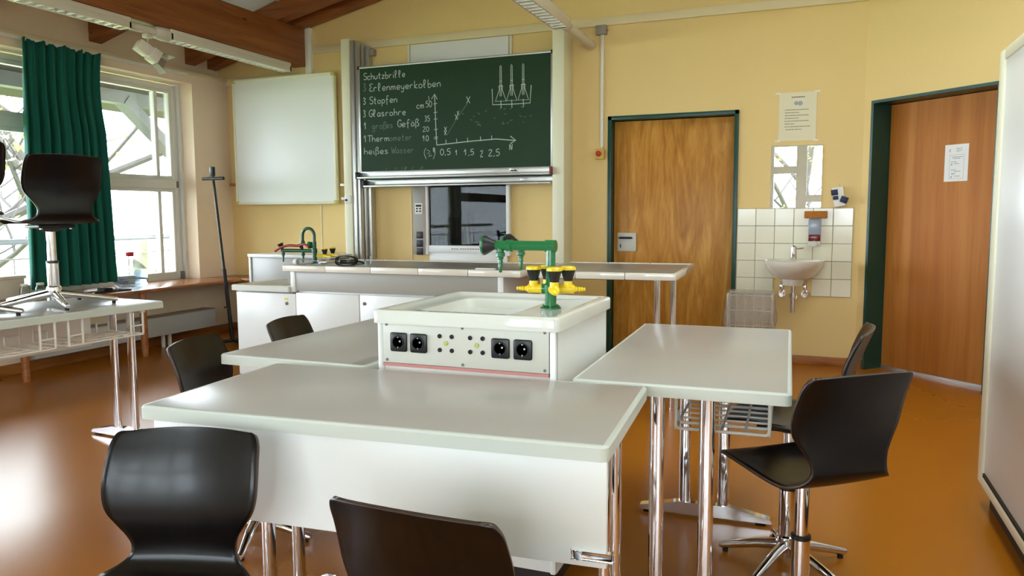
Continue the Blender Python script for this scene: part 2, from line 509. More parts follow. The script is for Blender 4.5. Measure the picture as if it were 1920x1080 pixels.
# rear windows
root = bpy.data.objects.new('window_5', None); COL.objects.link(root); root['kind'] = 'structure'
root.location = ((RW[0] + RW[1]) / 2, YR - 0.12, RW[2])
fb = MB()
y0, y1 = YR - 0.16, YR - 0.08
fb.box(RW[0], RW[1], y0, y1, RW[2], RW[2] + 0.08); fb.box(RW[0], RW[1], y0, y1, RW[3] - 0.06, RW[3])
xs = [RW[0], -1.75, -0.89, -0.27, 0.26, RW[1]]
for x in xs: fb.box(max(x - 0.10, RW[0]), min(x + 0.10, RW[1]), y0 - .002, y1 + .002, RW[2] + .08, RW[3] - .06)
for i in range(len(xs) - 1):
    z = 2.10 if i != 3 else 1.53
    fb.box(xs[i] + .10, xs[i + 1] - .10, y0 + .004, y1 - .004, z - 0.075, z + 0.075)
fb.build('window_frame', M['win_frame'], root, smooth=False)
pb = MB(); pb.box(RW[0], RW[1], YR - 0.123, YR - 0.117, RW[2], RW[3]); pb.build('window_pane', M['pane'], root, smooth=False)

# timber beam, rafters, ceiling trim
b = MB(); b.box(-5.02, -4.86, YR, YB - 0.02, 2.752, 3.115, 0.006)
struct('trim_2', b, M['beam'])
def rafter(i, y0, y1):
    b = MB()
    b.prism([(-6.15, y0, ceil_z(-6.15) - 0.185), (-4.87, y0, ceil_z(-4.87) - 0.183), (2.0, y0, ceil_z(2.0) - 0.185), (2.0, y0, ceil_z(2.0) - 0.004), (-4.87, y0, ceil_z(-4.87) - 0.004), (-6.15, y0, ceil_z(-6.15) - 0.004)], (0, y1 - y0, 0))
    struct('trim_%d' % i, b, M['rafter'], smooth=False)
for i, y in enumerate((6.56, 6.25, 5.13, 3.95, 2.75, 1.55, 0.35, -0.85, -2.05)):
    rafter(3 + i, y, y + 0.13)
# white border strips beside beam and rafter at the ceiling panels
b = MB(); b.prism([(-4.84, 5.27, ceil_z(-4.84) - 0.02), (-4.66, 5.27, ceil_z(-4.66) - 0.02), (-4.66, 5.27, ceil_z(-4.66) - 0.005), (-4.84, 5.27, ceil_z(-4.84) - 0.005)], (0, 0.97, 0))
struct('trim_12', b, M['white_trim'], smooth=False)
# horizontal painted band on the chalkboard wall and white post at the beam end
b = MB(); b.box(-4.79, C0.x, YB - 0.02, YB, 2.878, 2.952, 0.004)
struct('trim_13', b, M['cream_trim'])
b = MB(); b.box(-4.86, -4.795, YB - 0.05, YB, 2.62, 3.13, 0.004)
struct('trim_14', b, M['white_trim'])
b = MB(); b.box(-5.9, -4.86, YB - 0.035, YB, 2.62, 2.70, 0.004)
struct('trim_15', b, M['cream_trim'])
b = MB(); b.box(XO, XL + 0.02, YR, YB, 2.66, 2.70, 0.008)
struct('trim_16', b, M['cream_trim'])
# wall joint battens
b = MB()
b.box(-4.76, -4.745, YB - 0.006, YB, 0.9, 1.36); b.box(-3.705, -3.69, YB - 0.008, YB, 0.1, 2.875)
struct('trim_17', b, M['cream_trim'], smooth=False)

# baseboards
b = MB(); b.box(-5.9, D1[0] - 0.02, YB - 0.018, YB, 0, 0.075, 0.003); b.box(D1[1] + 0.02, C0.x, YB - 0.018, YB, 0, 0.075, 0.003)
struct('baseboard_back', b, M['base_wood'])
b = MB(); b.box(XL, XL + 0.018, YR, YB - 0.02, 0, 0.085, 0.003)
struct('baseboard_left', b, M['base_wood'])
b = MB()
for a0, a1 in ((0.0, S0 - 0.01), (S1 + 0.01, Ld)):
    b.prism([dp(a0, 0), dp(a1, 0), dp(a1, 0.075), dp(a0, 0.075)], DN * -0.018)
struct('baseboard_right', b, M['base_wood'], smooth=False)

# ------------------------------------------------------------------ doors
def door_1():
    root = bpy.data.objects.new('door_1', None); COL.objects.link(root); root['kind'] = 'structure'
    root.location = ((D1[0] + D1[1]) / 2, YB, 0)
    x0, x1, t = D1
    fb = MB(); w = 0.035
    for (a, c, e, g) in ((x0, x0 + w, 0, t), (x1 - w, x1, 0, t), (x0, x1, t - w, t)):
        fb.box(a, c, YB - 0.015, YB + 0.12, e, g, 0.003)
    fb.box(x0 + w, x0 + w + 0.02, YB + 0.10, YB + 0.14, 0, t - w); fb.box(x1 - w - 0.02, x1 - w, YB + 0.10, YB + 0.14, 0, t - w)
    fb.build('door_frame', M['dark_green'], root)
    vb = MB(); vb.box(x0 - .1, x1 + .1, YB + 0.26, YB + 0.30, -.05, t + .1); vb.build('door_light_block', M['dark'], root, smooth=False)  # added sheet out of view, stops daylight leaking through the door gaps
    lb = MB(); lb.box(x0 + w + 0.005, x1 - w - 0.005, YB + 0.08, YB + 0.125, 0.008, t - w - 0.006, 0.002)
    leaf = lb.build('door_leaf', M['door'], root)
    pb = MB(); pb.box(-1.645, -1.475, YB + 0.068, YB + 0.08, 0.912, 1.078, 0.005)
    pl = pb.build('lever_plate', M['panel_face'], leaf); pl['label'] = 'square pale lever plate'
    hb = MB(); hb.tube([(-1.63, YB + 0.05, 1.032), (-1.615, YB + 0.043, 1.034), (-1.57, YB + 0.04, 1.034), (-1.52, YB + 0.043, 1.034), (-1.505, YB + 0.05, 1.032)], [0.006, 0.010, 0.010, 0.010, 0.006], 10)
    hb.tube([(-1.57, YB + 0.04, 1.034), (-1.57, YB + 0.069, 1.034)], 0.008)
    hb.box(-1.621, -1.611, YB + 0.064, YB + 0.069, 0.945, 0.978, 0.002)
    hb.build('lever_handle', M['black'], leaf)
door_1()
def obox(mb, s0, s1, o0, o1, z0, z1):
    mb.prism([dp(s0, z0, o0), dp(s1, z0, o0), dp(s1, z1, o0), dp(s0, z1, o0)], DN * (o1 - o0))
def door_2():
    root = bpy.data.objects.new('door_2', None); COL.objects.link(root); root['kind'] = 'structure'
    root.location = dp((S0 + S1) / 2, 0)
    w = 0.022
    fb = MB()
    obox(fb, S0, S0 + w, -0.012, TD, 0, D2T); obox(fb, S1 - w, S1, -0.012, TD, 0, D2T); obox(fb, S0 + w, S1 - w, -0.012, TD, D2T - w, D2T)
    fb.build('door_frame', M['dark_green'], root, smooth=False)
    lb = MB(); obox(lb, S0 + w + 0.003, S1 - w - 0.003, 0.185, 0.225, 0.022, D2T - w - 0.004)
    lb.build('door_leaf', M['door2'], root, smooth=False)
    vb = MB(); obox(vb, S0 - .1, S1 + .1, TD + .005, TD + .03, -.05, D2T + .1); vb.build('door_light_block', M['dark'], root, smooth=False)  # added sheet blocking daylight behind this door too
    tb = MB(); obox(tb, S0 + w + 0.003, S1 - w - 0.003, 0.18, 0.22, 0.0, 0.021)
    tb.build('gap_light_strip', M['alu'], root, smooth=False)  # pale metal strip stands in for light leaking under the leaf
door_2()

# ------------------------------------------------------------------ stroke lettering
G = {
 'S': [[(.5, .9), (.3, 1), (.05, .85), (.1, .6), (.45, .4), (.45, .1), (.2, 0), (0, .12)]],
 'c': [[(.42, .45), (.25, .52), (.05, .38), (.05, .12), (.22, 0), (.42, .08)]],
 'h': [[(.05, 1), (.05, 0)], [(.05, .35), (.25, .52), (.4, .4), (.42, 0)]],
 'u': [[(.03, .5), (.05, .1), (.2, 0), (.4, .15)], [(.42, .5), (.42, 0)]],
 't': [[(.2, .9), (.2, .1), (.35, 0)], [(.02, .55), (.4, .58)]],
 'z': [[(.03, .5), (.4, .5), (.03, 0), (.42, .02)]],
 'b': [[(.05, 1), (.05, .02), (.3, 0), (.43, .22), (.3, .46), (.06, .35)]],
 'r': [[(.05, .5), (.06, 0)], [(.06, .3), (.2, .5), (.38, .46)]],
 'i': [[(.1, .5), (.1, .05), (.2, 0)], [(.1, .72), (.11, .78)]],
 'l': [[(.05, .15), (.28, .7), (.22, 1), (.08, .9), (.1, .1), (.25, 0)]],
 'e': [[(.05, .24), (.4, .28), (.36, .48), (.15, .5), (.04, .25), (.15, .02), (.42, .06)]],
 'E': [[(.48, .95), (.2, 1), (.05, .8), (.25, .55), (.04, .3), (.12, .03), (.48, .08)]],
 'n': [[(.04, .5), (.05, 0)], [(.05, .32), (.25, .52), (.4, .4), (.42, 0)]],
 'm': [[(.03, .5), (.04, 0)], [(.04, .32), (.18, .52), (.28, .38), (.29, 0)], [(.29, .32), (.44, .52), (.54, .4), (.55, 0)]],
 'y': [[(.03, .5), (.1, .12), (.35, .15)], [(.4, .5), (.38, 0), (.2, -.38), (.03, -.25)]],
 'k': [[(.05, 1), (.05, 0)], [(.38, .5), (.07, .22), (.42, 0)]],
 'o': [[(.22, .5), (.04, .38), (.05, .1), (.22, 0), (.4, .12), (.4, .38), (.22, .5)]],
 'p': [[(.05, .5), (.05, -.4)], [(.06, .38), (.25, .52), (.42, .35), (.35, .05), (.07, .06)]],
 'f': [[(.42, .9), (.28, 1), (.18, .8), (.18, -.25)], [(.03, .48), (.36, .52)]],
 'G': [[(.5, .85), (.3, 1), (.06, .7), (.06, .25), (.28, 0), (.5, .2), (.5, .42), (.28, .42)]],
 'a': [[(.38, .45), (.18, .52), (.04, .25), (.16, 0), (.38, .2)], [(.4, .5), (.41, 0)]],
 's': [[(.36, .46), (.16, .52), (.06, .38), (.34, .2), (.3, .02), (.03, .04)]],
 'g': [[(.38, .45), (.18, .52), (.04, .25), (.16, .03), (.38, .2)], [(.4, .5), (.38, -.3), (.2, -.4), (.05, -.3)]],
 'B': [[(.05, -.3), (.06, .8), (.22, 1), (.38, .82), (.2, .55), (.44, .3), (.34, .02), (.16, .06)]],   # sharp s
 'A': [[(.38, .45), (.18, .52), (.04, .25), (.16, 0), (.38, .2)], [(.4, .5), (.41, 0)], [(.1, .7), (.1, .76)], [(.3, .7), (.3, .76)]],
 'T': [[(.0, .95), (.52, 1)], [(.26, .97), (.24, 0)]],
 'W': [[(.0, .95), (.15, 0), (.32, .7), (.48, 0), (.66, 1)]],
 'N': [[(.04, 0), (.08, .95), (.42, .02), (.48, 1)]],
 'R': [[(.05, 0), (.05, .95), (.35, .95), (.4, .7), (.06, .5), (.42, 0)]],
 '0': [[(.22, 1), (.03, .7), (.05, .2), (.22, 0), (.42, .25), (.42, .75), (.22, 1)]],
 '1': [[(.02, .6), (.22, 1), (.22, 0)]],
 '2': [[(.03, .8), (.2, 1), (.4, .8), (.03, .02), (.45, .04)]],
 '3': [[(.04, .92), (.25, 1), (.4, .8), (.18, .55), (.42, .3), (.25, 0), (.03, .1)]],
 '5': [[(.42, 1), (.1, .98), (.08, .58), (.32, .6), (.42, .3), (.25, 0), (.03, .08)]],
 '7': [[(.03, .95), (.45, 1), (.15, 0)], [(.1, .5), (.38, .54)]],
 ',': [[(.12, .08), (.05, -.15)]],
 '(': [[(.3, 1.1), (.1, .6), (.3, -.1)]], ')': [[(.05, 1.1), (.25, .6), (.05, -.1)]],
}
def ribbon(mb, pts, w, nrm):
    """flat stroke along 3-D pts, lying in the plane with normal nrm"""
    pts = [Vector(p) for p in pts]
    nrm = Vector(nrm)
    A, B = [], []
    for i, p in enumerate(pts):
        t = (pts[min(i + 1, len(pts) - 1)] - pts[max(i - 1, 0)])
        if t.length < 1e-7: continue
        sdir = nrm.cross(t.normalized()) * (w / 2)
        A.append(p + sdir); B.append(p - sdir)
    if len(A) > 1: mb.grid([A, B])
def write(mb, text, org, ux, uz, hgt, w, nrm, width=None, jit=0.02):
    rng = random.Random(sum(map(ord, text)))
    adv, x = [], 0.0
    for ch in text:
        adv.append(x)
        x += 0.34 if ch == ' ' else (0.3 if ch in ',i()' else (0.72 if ch in 'mW' else 0.56))
    k = (width / (x * hgt)) if width else 1.0
    ux, uz = Vector(ux), Vector(uz)
    for ch, ax in zip(text, adv):
        for st in G.get(ch, []):
            P_ = []
            for (a, c) in st:
                P_.append((Vector(org) + ux * ((ax + a) * hgt * k) + uz * ((c + rng.uniform(-jit, jit)) * hgt)))
            if len(P_) > 2:
                q = [cr([tuple(p) for p in P_], i / (len(P_) * 3 - 1)) for i in range(len(P_) * 3)]
                P_ = q
            ribbon(mb, P_, w, nrm)

# ------------------------------------------------------------------ chalkboard set
def chalkboard():
    Y = 6.50
    t = thing('chalkboard', 'green chalkboard with white handwriting and a graph on its face', 'chalkboard', (-3.147, Y, 1.6))
    pb = MB(); pb.box(-4.112, -2.178, Y, Y + 0.02, 1.668, 2.645)
    pb.build('writing_surface', M['chalkgreen'], t, smooth=False)
    fb = MB()
    fb.box(-4.132, -2.163, Y - 0.006, Y + 0.03, 2.645, 2.663, 0.003)
    fb.box(-4.132, -4.112, Y - 0.006, Y + 0.03, 1.668, 2.645, 0.003); fb.box(-2.178, -2.158, Y - 0.006, Y + 0.03, 1.668, 2.645, 0.003)
    fb.build('board_frame', M['alu'], t)
    for xa in (-4.137, -2.177):
        cb = MB(); cb.box(xa, xa + .021, Y - 0.008, Y + 0.03, 2.635, 2.668, 0.002); cb.build('corner_cap', M['black'], t)
    tb = MB(); tb.box(-4.128, -2.168, Y - 0.02, Y + 0.03, 1.615, 1.668, 0.004); tb.box(-4.135, -2.168, Y - 0.075, Y + 0.02, 1.596, 1.614, 0.005)
    tb.box(-2.56, -2.48, Y - 0.03, Y - 0.02, 1.632, 1.662, 0.002)
    tr = tb.build('chalk_tray', M['alu'], t)
    eb = MB(); eb.box(-2.168, -2.150, Y - 0.078, Y + 0.0, 1.594, 1.66, 0.003); eb.build('tray_end_cap', M['dkred'], tr)
    eb = MB(); eb.box(-4.143, -4.128, Y - 0.078, Y + 0.0, 1.594, 1.66, 0.003); eb.build('tray_end_cap', M['black'], tr)
    sb = MB(); sb.box(-2.55, -2.515, Y - 0.034, Y - 0.03, 1.634, 1.644); sb.box(-2.51, -2.49, Y - 0.034, Y - 0.03, 1.634, 1.646)
    sb.build('maker_plate_mark', M['dark'], tr, smooth=False)
    # chalk writing
    wb, fb2 = MB(), MB()
    yy = Y - 0.0015
    X, Z, N_ = (1, 0, 0), (0, 0, 1), (0, -1, 0)
    def wr(txt, x, z, width, hh=0.062, w=0.0062, mb=0): write(fb2 if mb else wb, txt, (x, yy, z), X, Z, hh, w, N_, width)
    def flush():
        nonlocal wb, fb2
        if len(wb.bm.faces): wb.build('chalk_writing', M['chalk'], t, smooth=False)
        if len(fb2.bm.faces):
            fo = fb2.build('chalk_writing', M['chalk_faint'], t, smooth=False); fo['label'] = 'smudged half-erased chalk writing'
        wb, fb2 = MB(), MB()
    wr('Schutzbrille', -4.07, 2.538, 0.46)
    flush()
    wr('3', -4.079, 2.433, None, 0.07, 0.006, 1); wr('Erlenmeyerkolben', -4.01, 2.425, 0.77, 0.07)
    flush()
    wr('3', -4.082, 2.307, None); wr('Stopfen', -4.01, 2.307, 0.31, 0.068)
    flush()
    wr('3', -4.085, 2.188, None); wr('Glasrohre', -4.02, 2.186, 0.41, 0.066)
    flush()
    wr('1', -4.077, 2.074, None); wr('groB', -3.99, 2.070, 0.17, 0.062, 0.005, 1); wr('es', -3.83, 2.072, 0.08, 0.062, 0.005, 1); wr('GefAB', -3.71, 2.076, 0.24, 0.066)
    flush()
    wr('1Therm', -4.085, 1.95, 0.29, 0.062); wr('ometer', -3.80, 1.95, 0.25, 0.062, 0.005, 1)
    flush()
    wr('heiBes', -4.085, 1.832, 0.28, 0.064, 0.0055); wr('Wasser', -3.78, 1.832, 0.25, 0.062, 0.005, 1)
    flush()
    def ln(pts, w=0.006, mb=0): ribbon(fb2 if mb else wb, [(x, yy, z) for x, z in pts], w, N_)
    ln([(-3.312, 2.35), (-3.305, 2.1), (-3.297, 1.893)], 0.008); ln([(-3.297, 1.893), (-2.95, 1.915), (-2.7, 1.925), (-2.514, 1.905)], 0.008)
    ln([(-3.345, 2.315), (-3.312, 2.36), (-3.285, 2.31)], 0.007); ln([(-2.56, 1.945), (-2.508, 1.905), (-2.56, 1.88)], 0.008)
    ln([(-3.375, 2.345), (-3.37, 2.31), (-3.365, 2.30)], 0.005)
    flush()
    wr('cm', -3.503, 2.238, 0.085, 0.06); wr('50', -3.405, 2.245, 0.07, 0.055, 0.0055); wr('35', -3.42, 2.115, 0.06, 0.05, 0.0055)
    wr('20', -3.44, 2.022, 0.07, 0.045, 0.005); wr('10', -3.445, 1.935, 0.07, 0.05, 0.006); wr('0', -3.335, 1.83, None, 0.04, 0.006)
    wr('(  )', -3.44, 1.775, 0.13, 0.085, 0.005); ln([(-3.40, 1.85), (-3.37, 1.84), (-3.40, 1.815), (-3.365, 1.82), (-3.385, 1.79), (-3.35, 1.80)], 0.005)
    for z in (2.27, 2.19, 2.13, 2.035, 1.95, 1.965): ln([(-3.325, z), (-3.285, z + 0.004)], 0.005)
    for x in (-3.2, -3.09, -2.98, -2.85, -2.74): ln([(x, 1.89 + (x + 3.3) * 0.05), (x - 0.002, 1.935 + (x + 3.3) * 0.04)], 0.006)
    wr('0,5', -3.262, 1.80, 0.115, 0.055); wr('1', -3.105, 1.795, None, 0.045); wr('1,5', -3.02, 1.79, 0.11, 0.052); wr('2', -2.855, 1.77, None, 0.058); wr('2,5', -2.775, 1.775, 0.12, 0.058); wr('N', -2.57, 1.822, None, 0.055)
    for x, z, q in ((-3.207, 2.0, .018), (-3.205, 2.035, .02), (-3.091, 2.14, .024), (-3.075, 2.175, .016), (-2.971, 2.287, .03)):
        ln([(x - q * .6, z + q), (x + q * .6, z - q)]); ln([(x + q * .6, z + q), (x - q * .5, z - q)])
    ln([(-3.19, 1.98), (-3.09, 2.12), (-2.98, 2.255)], 0.004, 1)
    flush()
    # beaker and three flasks
    ln([(-2.734, 2.37), (-2.729, 2.23), (-2.55, 2.225), (-2.371, 2.226), (-2.36, 2.38)], 0.007)
    for xb, w in ((-2.65, .052), (-2.545, .05), (-2.435, .05)):
        ln([(xb - .018, 2.385), (xb - .014, 2.36), (xb - w, 2.258), (xb + w, 2.255), (xb + .014, 2.36), (xb + .018, 2.388)], 0.006)
        ln([(xb - .02, 2.39), (xb + .02, 2.392)], 0.008); ln([(xb - .012, 2.432), (xb + .012, 2.434)], 0.006)
        for sx in (-.007, .007): ln([(xb + sx, 2.30), (xb + sx * .9, 2.56)], 0.0055)
        ln([(xb - .006, 2.56), (xb, 2.572), (xb + .006, 2.56)], 0.005)
        ln([(xb, 2.265), (xb + .002, 2.195)], 0.006)
    flush()
    rng = random.Random(3)
    for k in range(26):
        x, z = rng.uniform(-3.1, -2.35), rng.uniform(2.05, 2.2)
        ln([(x, z), (x + rng.uniform(.005, .03), z + rng.uniform(-.015, .02))], 0.004, 1)
    for k in range(10):
        x = rng.uniform(-3.85, -3.45); ln([(x, 1.675), (x + .015, 1.70)], 0.004, 1)
    flush()
    # second sliding board, lowered behind the first
    t2 = thing('chalkboard', 'second sliding chalkboard behind the written one, only its lower tray showing', 'chalkboard', (-3.147, 6.58, 1.52))
    pb = MB(); pb.box(-4.10, -2.185, 6.585, 6.60, 1.57, 2.62); pb.build('writing_surface', M['chalkgreen'], t2, smooth=False)
    tb = MB(); tb.box(-4.10, -2.185, 6.565, 6.61, 1.54, 1.59, 0.004); tb.box(-4.11, -2.18, 6.50, 6.60, 1.517, 1.535, 0.005); tb.box(-2.49, -2.42, 6.556, 6.565, 1.55, 1.575, 0.002)
    tr = tb.build('chalk_tray', M['alu'], t2)
    eb = MB(); eb.box(-4.122, -4.10, 6.50, 6.60, 1.515, 1.585, 0.003); eb.build('tray_end_cap', M['black'], tr)
    # guide columns
    c1 = thing('board_column', 'tall guide column with cream front at the board\'s whiteboard side', 'column', (-4.2, 6.6, 0), group='board guide columns')
    cb = MB(); cb.box(-4.335, -4.245, 6.52, 6.715, 0, 2.945, 0.004); cb.build('column_cover', M['cream_metal'], c1)
    cb = MB(); cb.box(-4.242, -4.200, 6.53, 6.715, 0, 2.93, 0.004); cb.box(-4.196, -4.165, 6.545, 6.715, 0, 2.925, 0.004); cb.box(-4.16, -4.14, 6.60, 6.715, 0, 2.9, 0.003); cb.box(-4.135, -4.10, 6.635, 6.715, 0, 2.89, 0.003)
    cb.build('guide_rail', M['alu'], c1)
    cb = MB(); cb.box(-4.145, -4.055, 6.665, 6.718, 2.80, 2.86, 0.003); cb.build('wall_bracket', M['grey_box'], c1)
    lb = MB(); lb.box(-4.325, -4.255, 6.508, 6.52, 1.36, 1.44, 0.004); lb.box(-4.40, -4.335, 6.56, 6.60, 1.40, 1.425, 0.004); lb.box(-4.41, -4.335, 6.56, 6.60, 1.535, 1.56, 0.004)
    lk = lb.build('board_lock', M['panel_white'], c1)
    kb = MB(); kb.lathe([(0.012, 0), (0.012, 0.006)], (-4.305, 6.507, 1.395), (0, -1, 0), 14); kb.build('keyhole', M['dark'], lk)
    c2 = thing('board_column', 'tall guide column with cream front at the board\'s door side', 'column', (-2.1, 6.6, 0), group='board guide columns')
    cb = MB(); cb.box(-2.155, -2.048, 6.47, 6.715, 0, 2.86, 0.005); cb.build('column_cover', M['cream_metal'], c2)
chalkboard()

# ------------------------------------------------------------------ fume cupboard behind the boards
def fume():
    t = thing('fume_cupboard', 'fume cupboard with dark sliding glass window under the chalkboard', 'fume cupboard', (-3.15, 6.69, 0))
    fb = MB()
    fb.box(-3.515, -3.485, 6.66, 6.715, 0.86, 2.55, 0.003); fb.box(-2.672, -2.638, 6.66, 6.715, 0.86, 2.55, 0.003)
    fb.box(-3.485, -2.672, 6.665, 6.715, 0.885, 0.952, 0.003); fb.box(-3.485, -2.672, 6.68, 6.715, 0.70, 0.885, 0.003)
    fb.box(-3.515, -2.638, 6.69, 6.715, 0.0, 0.70, 0.003)
    fb.build('cabinet_frame', M['panel_white'], t)
    ub = MB(); ub.box(-3.67, -2.655, 6.70, 6.718, 2.55, 2.872, 0.003); ub.build('upper_panel', M['panel_white'], t)
    for xa in (-3.698, -2.641):
        ub = MB(); ub.box(xa, xa + .022, 6.695, 6.718, 2.55, 2.872, 0.003); ub.build('panel_post', M['cream_metal'], t)
    gb = MB(); gb.box(-3.485, -2.672, 6.69, 6.695, 0.952, 2.55); g = gb.build('sash_glass', M['fume_glass'], t, smooth=False)
    kb = MB(); kb.lathe([(0.016, 0), (0.016, 0.01), (0.008, 0.014)], (-3.44, 6.69, 1.13), (0, -1, 0), 16); kb.build('sash_knob', M['black'], g)
    ib = MB(); ib.box(-3.485, -3.06, 6.708, 6.717, 0.952, 2.55); ip = ib.build('interior_panel', mat('grey_interior_lining', rgb(150, 146, 136), 0.6), t, smooth=False)
    ib = MB(); ib.box(-3.30, -3.16, 6.705, 6.708, 0.97, 1.22, .004); ib.build('interior_baffle', M['gasket'], ip)
    for x in (-3.33, -3.14):
        ib = MB(); ib.box(x, x + .05, 6.702, 6.706, 1.135, 1.147, .002); ib.box(x + .005, x + .013, 6.702, 6.706, 1.10, 1.135, .002); ib.build('gas_fitting', M['yellow'], ip)
    ib = MB(); ib.box(-3.06, -2.672, 6.708, 6.717, 0.952, 2.55); ib.build('interior_panel', M['dark'], t, smooth=False)  # dark colour stands in for the dim reflection in this half
    ib = MB(); ib.box(-3.075, -3.045, 6.699, 6.708, 0.952, 2.55, .002); ib.build('sash_divider', M['dkred'], t)
    lb = MB()
    for k in range(11):
        x = -3.24 + k * 0.026 + (0.012 if k > 2 else 0); lb.box(x, x + 0.019, 6.6635, 6.6645, 0.916, 0.924)
    lb.build('rating_text', M['ink'], t, smooth=False)
    sb = MB(); sb.box(-3.66, -3.52, 6.685, 6.717, 0.86, 1.60, 0.002); sp = sb.build('service_column', M['grey_panel'], t)
    rb = MB(); rb.box(-3.517, -3.513, 6.655, 6.66, 0.95, 1.50); rb.build('red_edge_strip', M['pink'], sp, smooth=False)
    db = MB(); db.box(-3.635, -3.555, 6.677, 6.685, 1.255, 1.36, 0.003); dd = db.build('control_display', M['paper'], sp)
    kb = MB()
    kb.box(-3.625, -3.565, 6.674, 6.677, 1.325, 1.345)
    for x in (-3.622, -3.588):
        for z in (1.275, 1.30): kb.box(x, x + 0.02, 6.674, 6.677, z, z + 0.014)
    kb.build('display_buttons', M['dark'], dd, smooth=False)
    for z in (1.05, 0.968, 0.89):
        kb = MB(); kb.box(-3.625, -3.555, 6.676, 6.685, z - 0.033, z + 0.033, 0.004); kb.build('power_socket', M['black'], sp)
fume()

# ------------------------------------------------------------------ whiteboard and the wooden shelf behind it
t = thing('whiteboard', 'blank white board with pale metal frame beside the chalkboard', 'whiteboard', (-5.11, 6.6, 1.36))
wx0, wx1, wz0, wz1, wy = -5.735, -4.472, 1.362, 2.66, 6.60
b = MB(); b.box(wx0 + 0.02, wx1 - 0.02, wy, wy + 0.025, wz0 + 0.02, wz1 - 0.02); b.build('board_surface', M['whiteboard'], t, smooth=False)
b = MB()
b.box(wx0, wx0 + 0.025, wy - 0.01, wy + 0.035, wz0, wz1, 0.004); b.box(wx1 - 0.025, wx1, wy - 0.01, wy + 0.035, wz0, wz1, 0.004)
b.box(wx0 + 0.02, wx1 - 0.02, wy - 0.01, wy + 0.035, wz0, wz0 + 0.025, 0.004); b.box(wx0 + 0.02, wx1 - 0.02, wy - 0.01, wy + 0.035, wz1 - 0.025, wz1, 0.004)
b.build('board_frame', M['cream_metal'], t)
for x in (wx0, wx1 - 0.035):
    for z in (wz0, wz1 - 0.035):
        b = MB(); b.box(x - 0.003, x + 0.038, wy - 0.013, wy + 0.037, z - 0.003, z + 0.038, 0.008); b.build('corner_cap', M['brass'], t)
b = MB()
for x in (-5.4, -4.8): b.box(x, x + 0.06, wy + 0.03, YB, 2.3, 2.4); b.box(x, x + 0.06, wy + 0.03, YB, 1.5, 1.6)
b.build('wall_mount', M['alu'], t)
b = MB(); b.box(-5.86, -5.3, 6.64, 6.718, 1.565, 1.592, 0.003)
tag(b.build('wall_shelf', M['ledge']), 'narrow wooden shelf end sticking out behind the blank white board', 'shelf')

# ------------------------------------------------------------------ window ledge, radiator, curtain
t = thing('window_ledge', 'long wooden ledge under the windows on round wooden posts', 'ledge', (-5.75, 3, 0))
b = MB(); b.box(-6.08, -5.46, YR + 0.05, 6.19, 0.577, 0.605, 0.004); b.box(-5.895, -5.46, 6.19, 6.70, 0.577, 0.605, 0.004); b.box(-5.46, -5.33, 6.30, 6.70, 0.577, 0.605, 0.004)
b.build('ledge_top', M['ledge'], t)
for y in (5.12, 4.0, 2.9, 1.7, 0.5):
    b = MB(); b.lathe([(0.03, 0), (0.03, 0.577)], (-5.535, y, 0), n=20); b.build('leg', M['ledge'], t)
t = thing('radiator', 'flat grey panel radiator under the window ledge', 'radiator', (-5.78, 5.2, 0))
b = MB(); b.box(-5.725, -5.69, 4.2, 6.17, 0.125, 0.305, 0.004); b.box(-5.84, -5.805, 4.2, 6.17, 0.125, 0.305, 0.004)
b.build('panel', M['radiator'], t)
b = MB(); b.box(-5.84, -5.69, 4.2, 6.17, 0.297, 0.31, 0.003); b.build('top_grille', M['grey_box'], t)
for y in (5.55, 5.63):
    b = MB(); b.tube([(-5.765, y, 0.0), (-5.765, y, 0.14)], 0.018, 14); b.build('pipe', M['panel_white'], t)
b = MB(); b.box(-5.895, -5.83, 4.6, 4.65, 0.14, 0.29); b.box(-5.895, -5.83, 5.8, 5.85, 0.14, 0.29); b.build('wall_bracket', M['radiator'], t)

def curtain():
    rows = []
    nz, ny = 40, 150
    for i in range(nz + 1):
        v = i / nz
        z = 2.645 - v * (2.645 - 0.665)
        ya = 4.345 + (4.285 - 4.345) * v
        yb = 5.075 - 0.035 * math.sin(min(v / 0.35, 1) * PI) - 0.03 * v + 0.10 * max(0, v - 0.35)
        rw = []
        for j in range(ny + 1):
            u = j / ny
            amp = 0.020 + 0.030 * min(1, v * 3)
            ph = u * 2 * PI * 8.5 + 0.7 * math.sin(u * 9) + 0.35 * math.sin(v * 2.5 + u * 5)
            x = -5.83 + amp * math.sin(ph) + 0.012 * math.sin(ph * 2.3 + 1)
            rw.append((x, ya + (yb - ya) * u + 0.008 * math.cos(ph), z + (0.012 * math.sin(ph * 0.5) if i == 0 else 0)))
        rows.append(rw)
    t = thing('curtain', 'dark green pleated curtain hanging between the two windows', 'curtain', (-5.83, 4.7, 0.66))
    b = MB(); b.grid(rows); b.build('curtain_cloth', M['curtain'], t, ang=80, solid=0.004)
    b = MB(); b.box(-5.865, -5.845, 3.2, 6.1, 2.635, 2.66); b.build('curtain_track', M['white_trim'], t)
    b = MB()
    for k in range(9): b.tube([(-5.855, 4.38 + k * 0.085, 2.60), (-5.855, 4.38 + k * 0.085, 2.64)], 0.004, 6)
    b.build('curtain_hook', M['panel_white'], t)
curtain()

